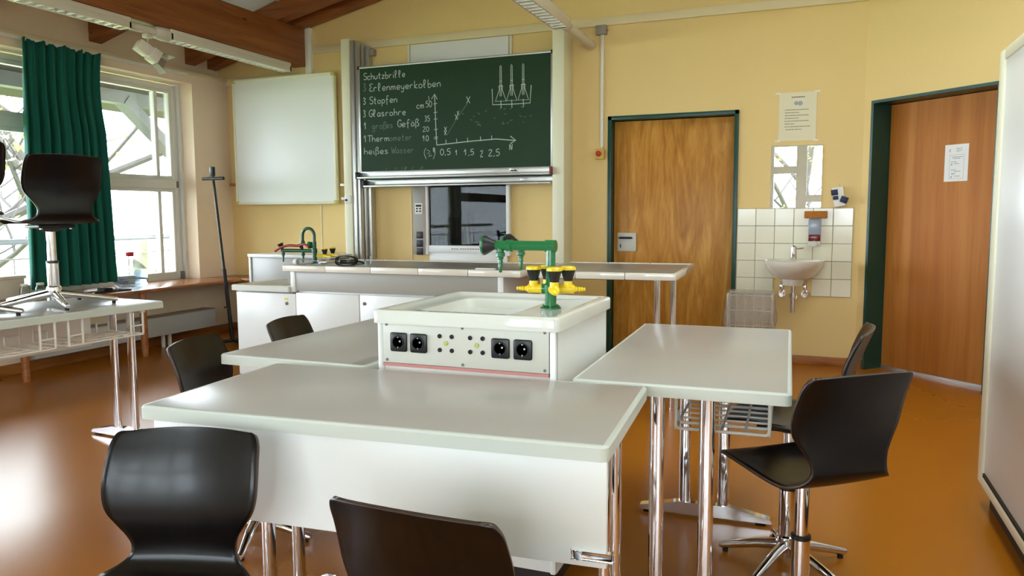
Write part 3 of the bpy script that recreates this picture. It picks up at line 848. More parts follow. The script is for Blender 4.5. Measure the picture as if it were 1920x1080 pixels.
# ------------------------------------------------------------------ tables
def table(name, label, L, D, T, panel_side=None, legs=None, loc=(0, 0), rot=0.0, baskets=(), group=None, foot_half=0.27, foot_c=0.0, pair=0.15):
    """L along local x, D along local y; legs: list of local x positions."""
    t = thing(name, label, 'table', (loc[0], loc[1], 0), rot, group)
    hx, hy = L / 2, D / 2
    b = MB(); b.box(-hx + 0.012, hx - 0.012, -hy + 0.012, hy - 0.012, T - 0.032, T, 0.002); top = b.build('tabletop', M['laminate'], t, world=False)
    b = MB()
    outer = [rrect(-hx, hx, -hy, hy, 0.02, z) for z in (T - 0.037, T - 0.006)]
    i0 = rrect(-hx + 0.004, hx - 0.004, -hy + 0.004, hy - 0.004, 0.018, T - 0.0005)
    i1 = rrect(-hx + 0.014, hx - 0.014, -hy + 0.014, hy - 0.014, 0.012, T - 0.0005)
    i2 = rrect(-hx + 0.014, hx - 0.014, -hy + 0.014, hy - 0.014, 0.012, T - 0.037)
    b.loops([i2] + outer + [i0, i1], False, False); b.build('edge_band', M['edge'], top, world=False)
    for x in (legs or (-hx + 0.2, hx - 0.2)):
        fb = MB()
        n = 8
        prof = [(-foot_half, 0.016), (-foot_half + 0.01, 0.03), (-0.1, 0.062), (0.1, 0.062), (foot_half - 0.01, 0.03), (foot_half, 0.016), (foot_half - 0.01, 0.012), (-foot_half + 0.01, 0.012)]
        fb.prism([(x - 0.02, foot_c + a, c) for a, c in prof], (0.04, 0, 0))
        ft = fb.build('foot', M['chrome'], t, world=False)
        for sgn in (-1, 1):
            gb = MB(); gb.box(x - 0.018, x + 0.018, foot_c + sgn * (foot_half - 0.045) - 0.02, foot_c + sgn * (foot_half - 0.045) + 0.02, 0, 0.014, 0.003); gb.build('foot_glide', M['rubber'], ft, world=False)
            lb = MB()
            cy = foot_c + sgn * pair / 2
            lb.loops([[Vector((x + 0.0155 * math.cos(a) * (1 if abs(math.cos(a)) < .6 else 1), cy + 0.024 * math.copysign(abs(math.sin(a)) ** 0.6, math.sin(a)), z)) for a in [2 * PI * k / 20 for k in range(20)]] for z in (0.05, T - 0.055)])
            lb.build('leg', M['chrome'], t, world=False)
        rb = MB(); rb.box(x - 0.02, x + 0.02, -hy + 0.05, hy - 0.05, T - 0.058, T - 0.0375, 0.003); rb.build('support_rail', M['alu'], t, world=False)
    if panel_side:
        yy = panel_side * (hy - 0.03)
        pb = MB(); pb.box(-hx + 0.03, hx - 0.006, yy - 0.009, yy + 0.009, T - 0.29, T - 0.04, 0.002); pn = pb.build('modesty_panel', M['panel_white'], t, world=False)
        for x in (-hx + 0.12, hx - 0.04):
            kb = MB(); kb.box(x - 0.045, x + 0.05, yy + (panel_side) * 0.009, yy + panel_side * 0.016, T - 0.272, T - 0.250, 0.004)
            kb.lathe([(0.01, 0), (0.01, 0.008)], (x - 0.03, yy + panel_side * 0.015, T - 0.261), (0, panel_side, 0), 12)
            kb.build('panel_bracket', M['chrome'], pn, world=False)
    for (x0, x1, y0, y1, depth) in baskets:
        z0, z1 = T - 0.038, T - 0.038 - depth
        wb = MB(); R_ = 0.0052
        for x in (x0, x0 + .075, x1 - .075, x1): wb.tube([(x, y0, z0), (x, y0, z1 + 0.008), (x, y0 + 0.008, z1), (x, y1 - 0.008, z1), (x, y1, z1 + 0.008), (x, y1, z0 if x in (x0, x1) else z1 + 0.05)], R_ * 1.15, 8)
        for k in range(1, 4):
            x = x0 + .075 + (x1 - x0 - .15) * k / 4
            wb.tube([(x, y0, z1), (x, y1, z1)], R_ * .8, 6)
        for y in (y0, y0 + (y1 - y0) * 0.25, y0 + (y1 - y0) * 0.5, y0 + (y1 - y0) * 0.75, y1): wb.tube([(x0, y, z1), (x1, y, z1)], R_ * .9, 8)
        for xa, xb in ((x0, x0 + .075), (x1 - .075, x1)):
            for y in (y0, y1): wb.tube([(xa, y, z1 + 0.05), (xb, y, z1 + 0.05)], R_ * .9, 8)
        wb.build('book_basket', M['wire'], t, world=False)
    return t
a = Rd(3.6)
TB = 0.74
FRc = Vector((-0.407, 1.608, 0)); ux = Vector((math.cos(a), math.sin(a), 0)); uy = Vector((-math.sin(a), math.cos(a), 0))
cF = FRc - ux * 0.6415 + uy * 0.315
table('lab_table', 'grey-topped lab table in front of the power socket block', 1.283, 0.63, TB, -1, (-0.415, 0.59), (cF.x, cF.y), a, pair=0.15)
cR = Vector((-0.384, 2.258 + 0.645, 0))
table('lab_table', 'grey-topped lab table by the basin and doors, wire baskets beneath', 1.285, 0.645, TB, None, (-0.50, 0.24), (cR.x, cR.y), Rd(90 + 1.6), ((-0.42, 0.0, -0.26, 0.03, 0.15), (0.05, 0.46, -0.26, 0.03, 0.15)), pair=0.155)
cLt = Vector((-1.712, 2.212 + 0.642, 0))
table('lab_table', 'grey-topped lab table on the window side of the sink block', 1.28, 0.635, TB, None, (-0.22, 0.45), (cLt.x, cLt.y), Rd(90 - 1.0))
TW = 0.78
cW = Vector((-3.705, 3.265 - 0.65, 0))
table('lab_table', 'grey lab table nearest the windows with two chairs standing on it', 1.30, 0.645, TW, 1, (-0.52, 0.545), (cW.x, cW.y), Rd(90 - 3), ((-0.42, 0.02, -0.30, -0.03, 0.13), (0.09, 0.52, -0.30, -0.03, 0.13)), foot_c=-0.10, pair=0.14, foot_half=0.27)

# ------------------------------------------------------------------ swivel chairs
SH = [  # forward, height over seat, half width, edge lift
 (-.257, .338, .160, .020), (-.254, .329, .174, .024), (-.244, .303, .184, .028), (-.230, .268, .187, .030), (-.213, .222, .190, .030), (-.202, .18, .188, .028),
 (-.196, .148, .178, .024), (-.194, .120, .157, .016), (-.196, .092, .138, .010), (-.198, .064, .129, .006), (-.194, .036, .134, .004), (-.178, .012, .158, .004),
 (-.150, -.002, .184, .006), (-.11, -.006, .194, .010), (-.05, -.003, .198, .012), (.02, .004, .200, .012), (.09, .010, .197, .010), (.15, .012, .188, .006), (.185, .006, .172, .003), (.203, -.006, .145, .0)]
def shell_mesh():
    n, w = 64, 22
    rows = []
    for i in range(n + 1):
        y, z, hw, lift = cr(SH, i / n)
        y2, z2, _, _ = cr(SH, min(1, i / n + 0.01)); y1, z1, _, _ = cr(SH, max(0, i / n - 0.01))
        ty, tz = y2 - y1, z2 - z1; L = math.hypot(ty, tz) or 1
        ny, nz = -tz / L, ty / L
        if ny * 0.3 + nz < 0 and False: ny, nz = -ny, -nz
        rw = []
        top = max(0.0, 1 - (i / n) / 0.32)
        for j in range(w + 1):
            u = -1 + 2 * j / w
            k = lift * (u * u)
            drop = 0.014 * top * u * u
            rw.append((u * hw, y + ny * k + ty / L * drop, z + nz * k + tz / L * drop))
        rows.append(rw)
    b = MB(); b.grid(rows)
    return b
def make_chair(seat_h, base_r=0.29, star=0.0, collar=True):
    """faces local +Y, seat pivot at origin, stands on z = 0"""
    t = bpy.data.objects.new('swivel_chair', None); COL.objects.link(t)
    t.empty_display_size = 0.1
    b = shell_mesh()
    for v in b.bm.verts: v.co.z += seat_h
    sh = b.build('seat_shell', M['shell'], t, world=False, ang=60, solid=0.010, rim=M['plyedge'])
    b = MB(); b.box(-0.09, 0.09, -0.09, 0.10, seat_h - 0.032, seat_h - 0.012, 0.008); b.lathe([(0.03, seat_h - 0.05), (0.075, seat_h - 0.03)], n=20)
    mp = b.build('mounting_plate', M['black'], t, world=False)
    b = MB()
    for x, y in ((-.07, -.07), (.07, -.07), (-.07, .08), (.07, .08)): b.lathe([(0.008, -0.036), (0.008, -0.030)], (x, y, seat_h), n=10)
    b.build('screws', M['chrome'], mp, world=False)
    b = MB(); b.lathe([(0.0215, 0.15), (0.0215, seat_h - 0.035)], n=24); b.build('inner_column', M['chrome'], t, world=False)
    zc = seat_h * 0.52
    b = MB(); b.lathe([(0.028, 0.05), (0.028, zc)], n=24); oc = b.build('outer_column', M['chrome'], t, world=False)
    b = MB(); b.lathe([(0.030, zc - 0.004), (0.030, zc + 0.008), (0.024, zc + 0.010)], n=24); b.build('collar_ring', M['black'], oc, world=False)
    b = MB(); b.lathe([(0.034, 0.03), (0.036, 0.05), (0.037, 0.085), (0.034, 0.10), (0.028, 0.105)], n=24); b.build('base_hub', M['chrome'], t, world=False)
    for k in range(5):
        an = star + 2 * PI * k / 5
        dx, dy = math.cos(an), math.sin(an)
        b = MB(); b.tube([(dx * 0.02, dy * 0.02, 0.066), (dx * 0.10, dy * 0.10, 0.054), (dx * (base_r - 0.01), dy * (base_r - 0.01), 0.022), (dx * base_r, dy * base_r, 0.021)], [0.021, 0.018, 0.013, 0.010], 12)
        lg = b.build('leg', M['chrome'], t, world=False)
        b = MB(); b.lathe([(0.010, 0.0), (0.010, 0.014)], (dx * (base_r - 0.022), dy * (base_r - 0.022), 0), n=12); b.build('foot_glide', M['rubber'], lg, world=False)
    return t
def place_chair(label, x, y, z, face, seat_h, star=0.0, group='dark plywood swivel chairs', base_r=0.235):
    """face: direction (dx, dy) the sitter looks"""
    t = make_chair(seat_h, base_r, star=star)
    t.location = (x, y, z)
    t.rotation_euler = (0, 0, math.atan2(face[1], face[0]) - PI / 2)
    tag(t, label, 'chair', group)
    return t
place_chair('dark swivel chair turned away from the front table, shiny backrest facing the viewer', -1.335, 1.19, 0, (0.30, -0.95), 0.395, 0.3)
place_chair('dark swivel chair pushed toward the white panel of the front table', -0.668, 1.43, 0, (0.04, 1.0), 0.38, 0.5)
place_chair('dark swivel chair with its whole seat and back showing beside the wire baskets', -0.01, 2.475, 0, (-0.64, 0.77), 0.472, 0.9)
place_chair('dark swivel chair seen edge-on between the baskets table and the green-framed door', -0.06, 2.83, 0, (-0.995, 0.10), 0.53, 0.32)
place_chair('dark swivel chair whose backrest stands at the near corner of the window-side grey table', -1.995, 2.335, 0, (0.97, 0.24), 0.44, 0.2)
place_chair('dark swivel chair whose backrest shows before the white cupboard doors', -2.03, 2.93, 0, (0.985, 0.17), 0.44, 0.6)
place_chair('dark swivel chair standing on the window table in front of the curtain', -3.73, 2.88, TW, (-0.96, 0.28), 0.44, 0.75, base_r=0.30)
place_chair('dark swivel chair on the window table cut by the picture edge', -3.76, 2.385, TW, (-0.96, 0.28), 0.48, 0.5, base_r=0.30)

# ------------------------------------------------------------------ socket block with sink in the middle of the tables
def sink_block():
    t = thing('lab_sink_block', 'white sink block with socket panel between the grey tables', 'lab sink', (-1.055, 2.55, 0))
    x0, x1, y0, y1 = -1.370, -0.735, 2.242, 2.86
    b = MB(); b.box(x0, x1, y0 + 0.01, y1, 0.10, 0.70, 0.003); b.box(x0, x0 + .02, y0 + .01, y1, .70, .886); b.box(x1 - .02, x1, y0 + .01, y1, .70, .886); b.box(x0 + .02, x1 - .02, y0 + .01, y0 + .03, .70, .886); b.box(x0 + .02, x1 - .02, y1 - .02, y1, .70, .886); b.build('body', M['panel_white'], t)
    b = MB(); b.box(x0 + 0.04, x1 - 0.04, y0 + 0.05, y1 - 0.03, 0.0, 0.10); b.build('plinth', M['plinth'], t, smooth=False)
    b = MB(); b.lathe([(0.012, 0.10), (0.012, 0.886)], (x0 + 0.008, y0 + 0.008, 0), n=14); b.build('corner_post', M['panel_white'], t)
    b = MB(); b.box(x1 - 0.02, x1, y0 - 0.004, y0 + 0.02, 0.10, 0.886, 0.006); b.build('corner_post', M['panel_white'], t)
    b = MB(); b.box(x0 + 0.02, x1 - 0.022, y0 - 0.003, y0 + 0.012, 0.752, 0.893, 0.002); pf = b.build('socket_panel', M['panel_face'], t)
    b = MB(); b.box(x0 + 0.02, x1 - 0.022, y0 - 0.005, y0 + 0.01, 0.741, 0.7515); b.build('pink_strip', M['pink'], t, smooth=False)
    yf = y0 - 0.003
    for xs in (-1.287, -1.212, -0.918, -0.842):
        sb = MB(); sb.box(xs - 0.031, xs + 0.031, yf - 0.008, yf, 0.7925, 0.8565, 0.006); so = sb.build('power_socket', M['black'], pf)
        sb = MB(); sb.lathe([(0.0225, 0.0), (0.0225, 0.0035), (0.019, 0.0035), (0.019, 0.0), (0.012, -0.001)], (xs, yf - 0.008, 0.8245), (0, -1, 0), 24); sb.build('socket_well', M['rubber'], so)
        sb = MB()
        sb.lathe([(0.0032, 0), (0.0032, 0.003)], (xs + 0.008, yf - 0.0085, 0.8285), (0, -1, 0), 10); sb.box(xs - 0.002, xs + 0.002, yf - 0.0115, yf - 0.008, 0.803, 0.809)
        sb.box(xs - 0.002, xs + 0.002, yf - 0.0115, yf - 0.008, 0.840, 0.846); sb.build('contact_pins', M['alu'], so)
    for xc in (-1.113, -1.003):
        sb = MB()
        for dx in (-0.022, 0.022):
            for dz in (-0.023, 0.023): sb.lathe([(0.0075, 0), (0.0075, 0.003), (0.003, 0.003), (0.003, 0.001)], (xc + dx, yf, 0.829 + dz), (0, -1, 0), 14)
        sb.build('banana_jacks', M['rubber'], pf)
        sb = MB(); sb.lathe([(0.0075, 0), (0.0075, 0.003), (0.003, 0.004)], (xc, yf, 0.829), (0, -1, 0), 14); sb.build('earth_jack', mat('yellow_green_jack', rgb(180, 186, 90), 0.4), pf)
    sb = MB()
    for x in (x0 + 0.035, (x0 + x1) / 2, x1 - 0.035):
        for z in (0.762, 0.882): sb.lathe([(0.005, 0), (0.005, 0.002), (0.002, 0.003)], (x, yf, z), (0, -1, 0), 10)
    sb.build('screws', M['gasket'], pf)
    # ceramic top with basin
    X0, X1, Y0, Y1, Z = -1.383, -0.722, 2.222, 2.892, 0.932
    bx0, bx1, by0, by1 = -1.27, -0.93, 2.33, 2.76
    b = MB()
    L = [rrect(X0 + .012, X1 - .012, Y0 + .012, Y1 - .012, .02, Z - .047), rrect(X0, X1, Y0, Y1, .022, Z - .045), rrect(X0, X1, Y0, Y1, .022, Z - .008), rrect(X0 + .003, X1 - .003, Y0 + .003, Y1 - .003, .02, Z - .002),
         rrect(X0 + .010, X1 - .010, Y0 + .010, Y1 - .010, .02, Z), rrect(X0 + .034, X1 - .034, Y0 + .034, Y1 - .034, .02, Z), rrect(X0 + .042, X1 - .042, Y0 + .042, Y1 - .042, .02, Z - .007),
         rrect(bx0 - .02, bx1 + .02, by0 - .02, by1 + .02, .06, Z - .008), rrect(bx0, bx1, by0, by1, .05, Z - .013), rrect(bx0 + .012, bx1 - .012, by0 + .012, by1 - .012, .05, Z - .05), rrect(bx0 + .03, bx1 - .03, by0 + .03, by1 - .03, .05, Z - .20), rrect(bx0 + .08, bx1 - .08, by0 + .08, by1 - .08, .05, Z - .21)]
    b.loops(L, True, True); b.build('sink_top', M['ceramic'], t, ang=50)
    return t
sink_block()

def gas_valve(tap, c, dirv, z, s=1.0, reach=0.06, yellow=M['yellow']):
    """yellow body reaching out from the pole with an upright black cone knob"""
    d_ = Vector(dirv).normalized(); c = Vector(c)
    p = c + d_ * reach * s + Vector((0, 0, z))
    b = MB(); b.lathe([(.017 * s, 0.012 * s), (.017 * s, reach * .5 * s), (.014 * s, reach * .5 * s)], c + Vector((0, 0, z)), d_, 14); b.build('valve_neck', M['green'], tap)
    b = MB(); b.lathe([(.016 * s, reach * .5 * s), (.016 * s, reach * 1.3 * s), (.009 * s, reach * 1.4 * s), (.009 * s, reach * 1.5 * s), (.006 * s, reach * 1.55 * s), (.0095 * s, reach * 1.62 * s), (.006 * s, reach * 1.7 * s), (.0085 * s, reach * 1.78 * s), (.005 * s, reach * 1.86 * s), (.007 * s, reach * 1.94 * s), (.004 * s, reach * 2.0 * s)], c + Vector((0, 0, z)), d_, 14)
    b.lathe([(.016 * s, -.004 * s), (.015 * s, .028 * s)], p, (0, 0, 1), 14); bd = b.build('gas_valve', yellow, tap)
    b = MB(); b.lathe([(.016 * s, .028 * s), (.017 * s, .034 * s), (.026 * s, .064 * s), (.028 * s, .066 * s)], p, (0, 0, 1), 8); b.build('valve_knob', M['black'], bd)
    b = MB(); b.lathe([(.028 * s, .066 * s), (.028 * s, .074 * s), (.024 * s, .078 * s), (.010 * s, .080 * s)], p, (0, 0, 1), 8); b.build('knob_cap', yellow, bd)
def nozzle(mb, p, s=1.0):
    mb.lathe([(.013 * s, .015 * s), (.013 * s, -.012 * s), (.016 * s, -.014 * s), (.016 * s, -.026 * s), (.011 * s, -.030 * s), (.011 * s, -.036 * s), (.008 * s, -.038 * s), (.0095 * s, -.050 * s), (.007 * s, -.052 * s), (.0085 * s, -.064 * s), (.006 * s, -.066 * s), (.0065 * s, -.078 * s), (.004 * s, -.084 * s)], p, (0, 0, 1), 14)
def main_tap():
    px, py, z0 = -0.84, 2.505, 0.925
    t = thing('lab_tap', 'bright green lab tap with yellow gas valves standing on the sink block', 'tap', (px, py, z0))
    b = MB(); b.lathe([(.036, 0), (.036, .004), (.022, .010)], (px, py, z0), n=24)
    for k in range(6): b.lathe([(.004, .004), (.004, .012)], (px + .029 * math.cos(k), py + .029 * math.sin(k), z0), n=6)
    b.build('base_flange', M['green'], t)
    b = MB(); b.lathe([(.020, 0.0), (.020, .055), (.024, .057), (.024, .082), (.020, .085), (.0165, .09), (.0165, .212)], (px, py, z0), n=24); b.build('pole', M['green'], t)
    za = z0 + .215
    dv = Vector((-1, 0.04, 0)).normalized()
    b = MB(); b.tube([Vector((px, py, z0 + .20)), Vector((px, py, za - .004)), Vector((px, py, za)) + dv * .006, Vector((px, py, za)) + dv * .205], [.017, .018, .0175, .0175], 18)
    b.lathe([(.021, -.018), (.021, .018)], (px, py, za), dv, 20); b.lathe([(.021, .145), (.021, .165)], (px, py, za), dv, 20)
    arm = b.build('arm', M['green'], t)
    e1 = Vector((px, py, za)) + dv * .19; e2 = Vector((px, py, za)) + dv * .125 + Vector((0, .0, 0))
    b = MB(); nozzle(b, e1 - Vector((0, 0, .012))); b.build('hose_nozzle', M['green'], arm)
    e2b = e2 + Vector((0, .035, 0))
    b = MB(); b.tube([e2, e2b], .014, 14); nozzle(b, e2b - Vector((0, 0, .010)), .92); b.build('hose_nozzle', M['green'], arm)
    kd = Vector((-1, -.1, .0)).normalized()
    b = MB(); b.lathe([(.014, .012), (.016, .022), (.034, .052), (.035, .058)], e1, kd, 10); k1 = b.build('tap_knob', M['black'], arm)
    b = MB(); b.lathe([(.035, .058), (.035, .064), (.030, .068), (.012, .070)], e1, kd, 10); b.build('knob_cap', M['green'], k1)
    kd2 = Vector((-.85, .5, .12)).normalized()
    b = MB(); b.lathe([(.014, .012), (.015, .022), (.030, .066), (.031, .072)], e2b, kd2, 10); k2 = b.build('tap_knob', M['black'], arm)
    b = MB(); b.lathe([(.031, .072), (.031, .078), (.012, .082)], e2b, kd2, 10); b.build('knob_cap', M['green'], k2)
    for dvv in ((-1, -.15, 0), (1, .15, 0), (.5, -.87, 0), (-.5, .87, 0)):
        gas_valve(t, (px, py, z0), dvv, .068)
main_tap()

# ------------------------------------------------------------------ teacher's bench
def lock(mb, x, y, z):
    mb.lathe([(.012, 0), (.012, .006), (.007, .008)], (x, y, z), (0, -1, 0), 14)
def edged_top(t, name, x0, x1, y0, y1, z, th=0.035, segs=()):
    b = MB(); b.box(x0 + .02, x1 - .02, y0 + .02, y1 - .02, z - th, z - .003, 0.002); tp = b.build(name, M['bench_top'], t)
    b = MB()
    def rim(a0, a1, c0, c1): b.box(a0, a1, c0, c1, z - th - .004, z + .004, 0.006)
    n = max(2, int(round((x1 - x0) / .36)))
    for k in range(n):
        xa, xb = x0 + (x1 - x0) * k / n, x0 + (x1 - x0) * (k + 1) / n
        rim(xa + .0008, xb - .0008, y0, y0 + .022); rim(xa + .0008, xb - .0008, y1 - .022, y1)
    rim(x0, x0 + .022, y0 + .022, y1 - .022); rim(x1 - .022, x1, y0 + .022, y1 - .022)
    b.build('edge_tiles', M['ceramic_warm'], tp)
    return tp
t = thing('teacher_bench', 'raised demonstration bench with grey front and white cupboard doors below', 'bench', (-2.6, 4.8, 0))
edged_top(t, 'worktop', -3.44, -1.665, 4.385, 5.17, 0.90)
b = MB(); b.box(-3.355, -1.83, 4.42, 4.445, 0.725, 0.865, 0.002); b.build('front_panel', M['grey_panel'], t)
b = MB(); b.box(-3.395, -3.357, 4.415, 5.10, 0.715, 0.865, 0.003); b.build('end_panel', M['panel_white'], t)
b = MB(); b.box(-1.828, -1.79, 4.412, 5.10, 0.10, 0.865, 0.003); b.build('end_panel', M['panel_white'], t)
b = MB(); b.box(-3.355, -1.83, 4.45, 5.10, 0.10, 0.865, 0.002); b.build('carcass', M['panel_white'], t)
for x0, x1, lx in ((-3.355, -2.845, None), (-2.837, -2.33, -2.80), (-2.322, -1.832, -1.87)):
    b = MB(); b.box(x0, x1, 4.418, 4.447, 0.11, 0.712, 0.003); dr = b.build('door', M['panel_white'], t)
    if lx:
        b = MB(); lock(b, lx, 4.418, 0.655); b.build('door_lock', M['gasket'], dr)
b = MB(); b.box(-3.35, -1.84, 4.47, 5.08, 0.0, 0.10); b.build('plinth', M['plinth'], t, smooth=False)

t = thing('sink_cabinet', 'low white cupboard with basin at the window end of the raised bench', 'cabinet', (-3.64, 4.75, 0))
b = MB(); b.box(-3.885, -3.40, 4.45, 5.05, 0.09, 0.712, 0.002); b.build('carcass', M['grey_panel'], t)
b = MB(); b.box(-3.875, -3.362, 4.42, 4.449, 0.10, 0.702, 0.003); dr = b.build('door', M['panel_white'], t)
b = MB(); lock(b, -3.435, 4.42, 0.633); b.build('door_lock', M['gasket'], dr)
b = MB(); b.box(-3.455, -3.425, 4.4185, 4.4198, 0.655, 0.672); b.build('yellow_sticker', mat('yellow_sticker', rgb(220, 210, 80), 0.5), dr, smooth=False)
b = MB(); b.box(-3.87, -3.40, 4.48, 5.03, 0.0, 0.09); b.build('plinth', M['plinth'], t, smooth=False)
b = MB()
X0, X1, Y0, Y1, Z = -3.90, -3.398, 4.395, 5.07, 0.755
b.loops([rrect(X0, X1, Y0, Y1, .01, Z - .04), rrect(X0, X1, Y0, Y1, .01, Z - .005), rrect(X0 + .005, X1 - .005, Y0 + .005, Y1 - .005, .01, Z), rrect(X0 + .06, X1 - .03, Y0 + .05, Y1 - .1, .03, Z), rrect(X0 + .07, X1 - .04, Y0 + .06, Y1 - .11, .03, Z - .01), rrect(X0 + .10, X1 - .07, Y0 + .09, Y1 - .14, .03, Z - .15)], True, True)
b.build('basin_top', M['ceramic'], t, ang=40)

t = thing('bench_table', 'grey-topped desk on round chrome legs continuing the raised bench', 'desk', (-1.2, 4.9, 0), 0.035)
tt = MB()
tp = None
def local_edged(t, x0, x1, y0, y1, z, th=0.035):
    b = MB(); b.box(x0 + .02, x1 - .02, y0 + .02, y1 - .02, z - th, z - .003, 0.002); tp = b.build('worktop', M['bench_top'], t, world=False)
    b = MB()
    n = 3
    for k in range(n):
        xa, xb = x0 + (x1 - x0) * k / n, x0 + (x1 - x0) * (k + 1) / n
        for ya in (y0, y1 - .022): b.box(xa + .0008, xb - .0008, ya, ya + .022, z - th - .004, z + .004, 0.006)
    for xa in (x0, x1 - .022): b.box(xa, xa + .022, y0 + .022, y1 - .022, z - th - .004, z + .004, 0.006)
    b.build('edge_tiles', M['ceramic_warm'], tp, world=False)
local_edged(t, -0.445, 0.455, -0.475, 0.475, 0.90)
for x in (-0.36, 0.385):
    for y in (-0.33, -0.06):
        b = MB(); b.lathe([(.019, .01), (.019, .86)], (x - (0.06 if y < -.2 and x > 0 else 0), y, 0), n=18); b.lathe([(.022, 0), (.022, .012)], (x - (0.06 if y < -.2 and x > 0 else 0), y, 0), n=18); b.build('leg', M['chrome'], t, world=False)
b = MB(); b.box(-0.40, 0.41, -0.20, -0.16, 0.835, 0.861, 0.002); b.build('support_rail', M['gasket'], t, world=False)

t = thing('wall_cabinet', 'low grey cabinet against the wall at the wooden ledge\'s end', 'cabinet', (-4.8, 6.45, 0))
b = MB(); b.box(-5.225, -4.30, 6.19, 6.68, 0.08, 0.835, 0.002); b.build('carcass', M['grey_panel'], t)
b = MB(); b.box(-5.25, -5.226, 6.18, 6.69, 0.0, 0.86, 0.002); b.build('end_panel', M['panel_white'], t)
b = MB(); b.box(-5.255, -4.27, 6.17, 6.69, 0.836, 0.866, 0.003); b.build('cabinet_top', M['panel_white'], t)
b = MB(); b.box(-5.2, -4.32, 6.22, 6.66, 0.0, 0.08); b.build('plinth', M['plinth'], t, smooth=False)

def bench_tap():
    px, py, z0 = -3.30, 4.56, 0.90
    px, py = -3.335, 4.62
    t = thing('lab_tap', 'dark green gooseneck tap rising from the raised bench', 'tap', (px, py, z0))
    b = MB(); b.lathe([(.028, 0), (.028, .006), (.017, .012), (.017, .078), (.02, .080), (.02, .108), (.0145, .112), (.0145, .16)], (px, py, z0), n=18)
    b.build('pole', M['dkgreen'], t)
    pts = [(px, py, z0 + .15)] + [(px - .05 + .05 * math.cos(a), py, z0 + .205 + .05 * math.sin(a)) for a in [PI * k / 12 for k in range(13)]] + [(px - .102, py, z0 + .165)]
    b = MB(); b.tube(pts, .0115, 12); b.lathe([(.012, 0), (.016, .016), (.019, .018), (.016, .0)], (px - .102, py, z0 + .166), (0, 0, -1), 14); b.build('gooseneck_spout', M['dkgreen'], t)
    b = MB(); b.lathe([(.009, 0), (.009, .02), (.024, .024), (.027, .045), (.02, .05)], (px, py, z0 + .135), (-1, -.1, 0), 10); b.build('tap_knob', M['green'], t)
    b = MB(); b.tube([(px, py, z0 + .094), (px - .285, py, z0 + .094)], .013, 12); arm = b.build('arm', M['dkgreen'], t)
    for x in (px - .10, px - .275):
        b = MB(); nozzle(b, (x, py, z0 + .086), .9); b.build('hose_nozzle', M['dkgreen'], arm)
        b = MB(); b.lathe([(.010, .01), (.011, .02), (.022, .048), (.023, .052)], (x, py, z0 + .096), (-.35, -.2, 1), 10); b.build('tap_knob', M['black'], arm)
    for x, y, zz in ((px + .065, py + .03, .055), (px + .105, py + .07, .06)):
        b = MB(); b.tube([(px, py, z0 + zz), (x, y, z0 + zz)], .010, 10); b.lathe([(.014, -.012), (.017, .0), (.013, .014)], (x, y, z0 + zz), n=12); b.tube([(x, y, z0 + zz), (x + .06, y - .015, z0 + zz - .002)], [.011, .004], 10); bd = b.build('gas_valve', M['yellow'], t)
        b = MB(); b.lathe([(.013, .012), (.022, .046), (.023, .05)], (x, y, z0 + zz), n=8); b.build('valve_knob', M['black'], bd)
        b = MB(); b.lathe([(.023, .05), (.022, .056), (.008, .06)], (x, y, z0 + zz), n=8); b.build('knob_cap', M['yellow'], bd)
    b = MB(); b.tube([cr([(px - .325, py - .025, z0 + 0.090), (px - .27, py - .03, z0 + 0.117), (px - .2, py - .028, z0 + 0.132), (px - .12, py - .025, z0 + 0.130), (px - .07, py - .03, z0 + 0.142), (px - .02, py - .035, z0 + 0.120)], k / 24) for k in range(25)], .009, 10)
    tag(b.build('rubber_hose', mat('red_rubber', rgb(140, 26, 32), 0.5)), 'red rubber hose lying along the dark green tap arm', 'hose')
bench_tap()

# bench-top clutter
def goggles(name, label, x, y, z, rz, m1):
    t = thing(name, label, 'goggles', (x, y, z), rz, 'safety goggles on the bench')
    b = MB()
    L0 = [Vector((.075 * math.cos(a), -.028 * (1 - .5 * math.cos(a) ** 2) - .01, .036 + .034 * math.copysign(abs(math.sin(a)) ** .6, math.sin(a)))) for a in [2 * PI * k / 28 for k in range(28)]]
    L1 = [v + Vector((0, .05, 0)) for v in L0]
    b.loops([L0, L1], False, False); b.build('goggle_frame', m1, t, world=False, solid=.004)
    b = MB(); b.loops([[v * .98 + Vector((0, -.002, .0008)) for v in L0], [v * .98 + Vector((0, 0.0, .0008)) for v in L0]]); b.build('goggle_lens', M['clear'], t, world=False)
    b = MB(); b.tube([cr([(.074, .01, .035), (.10, .06, .02), (.06, .11, .008), (-.04, .115, .008), (-.10, .06, .02), (-.074, .01, .035)], k / 24) for k in range(25)], .006, 6); b.build('strap', M['black'], t, world=False)
goggles('safety_goggles', 'black-framed safety goggles standing upright on the raised bench', -2.99, 4.50, .90, .1, M['black'])
t = thing('bunsen_stand', 'small chrome and black clamp lying on the raised bench near the gooseneck tap', 'clamp', (-3.14, 4.62, .90))
b = MB(); b.tube([(-3.24, 4.56, .918), (-3.02, 4.66, .918)], .008, 10); b.lathe([(.016, -.02), (.018, .0), (.014, .02)], (-3.22, 4.57, .918), (1, .45, 0), 12); b.build('rod', M['chrome'], t)
b = MB(); b.lathe([(.017, -.03), (.017, .03)], (-3.09, 4.63, .918), (1, .45, 0), 12); b.box(-3.07, -3.03, 4.62, 4.68, .903, .935, .008); b.build('clamp_body', M['black'], t)
t = thing('glass_piece', 'clear glass fitting lying at the raised bench edge beneath the gooseneck', 'glassware', (-3.30, 4.47, .905))
b = MB(); b.lathe([(.018, -.09), (.02, -.05), (.02, .05), (.012, .09)], (-3.28, 4.47, .922), (1, .05, 0), 16); b.build('tube', M['clear'], t)
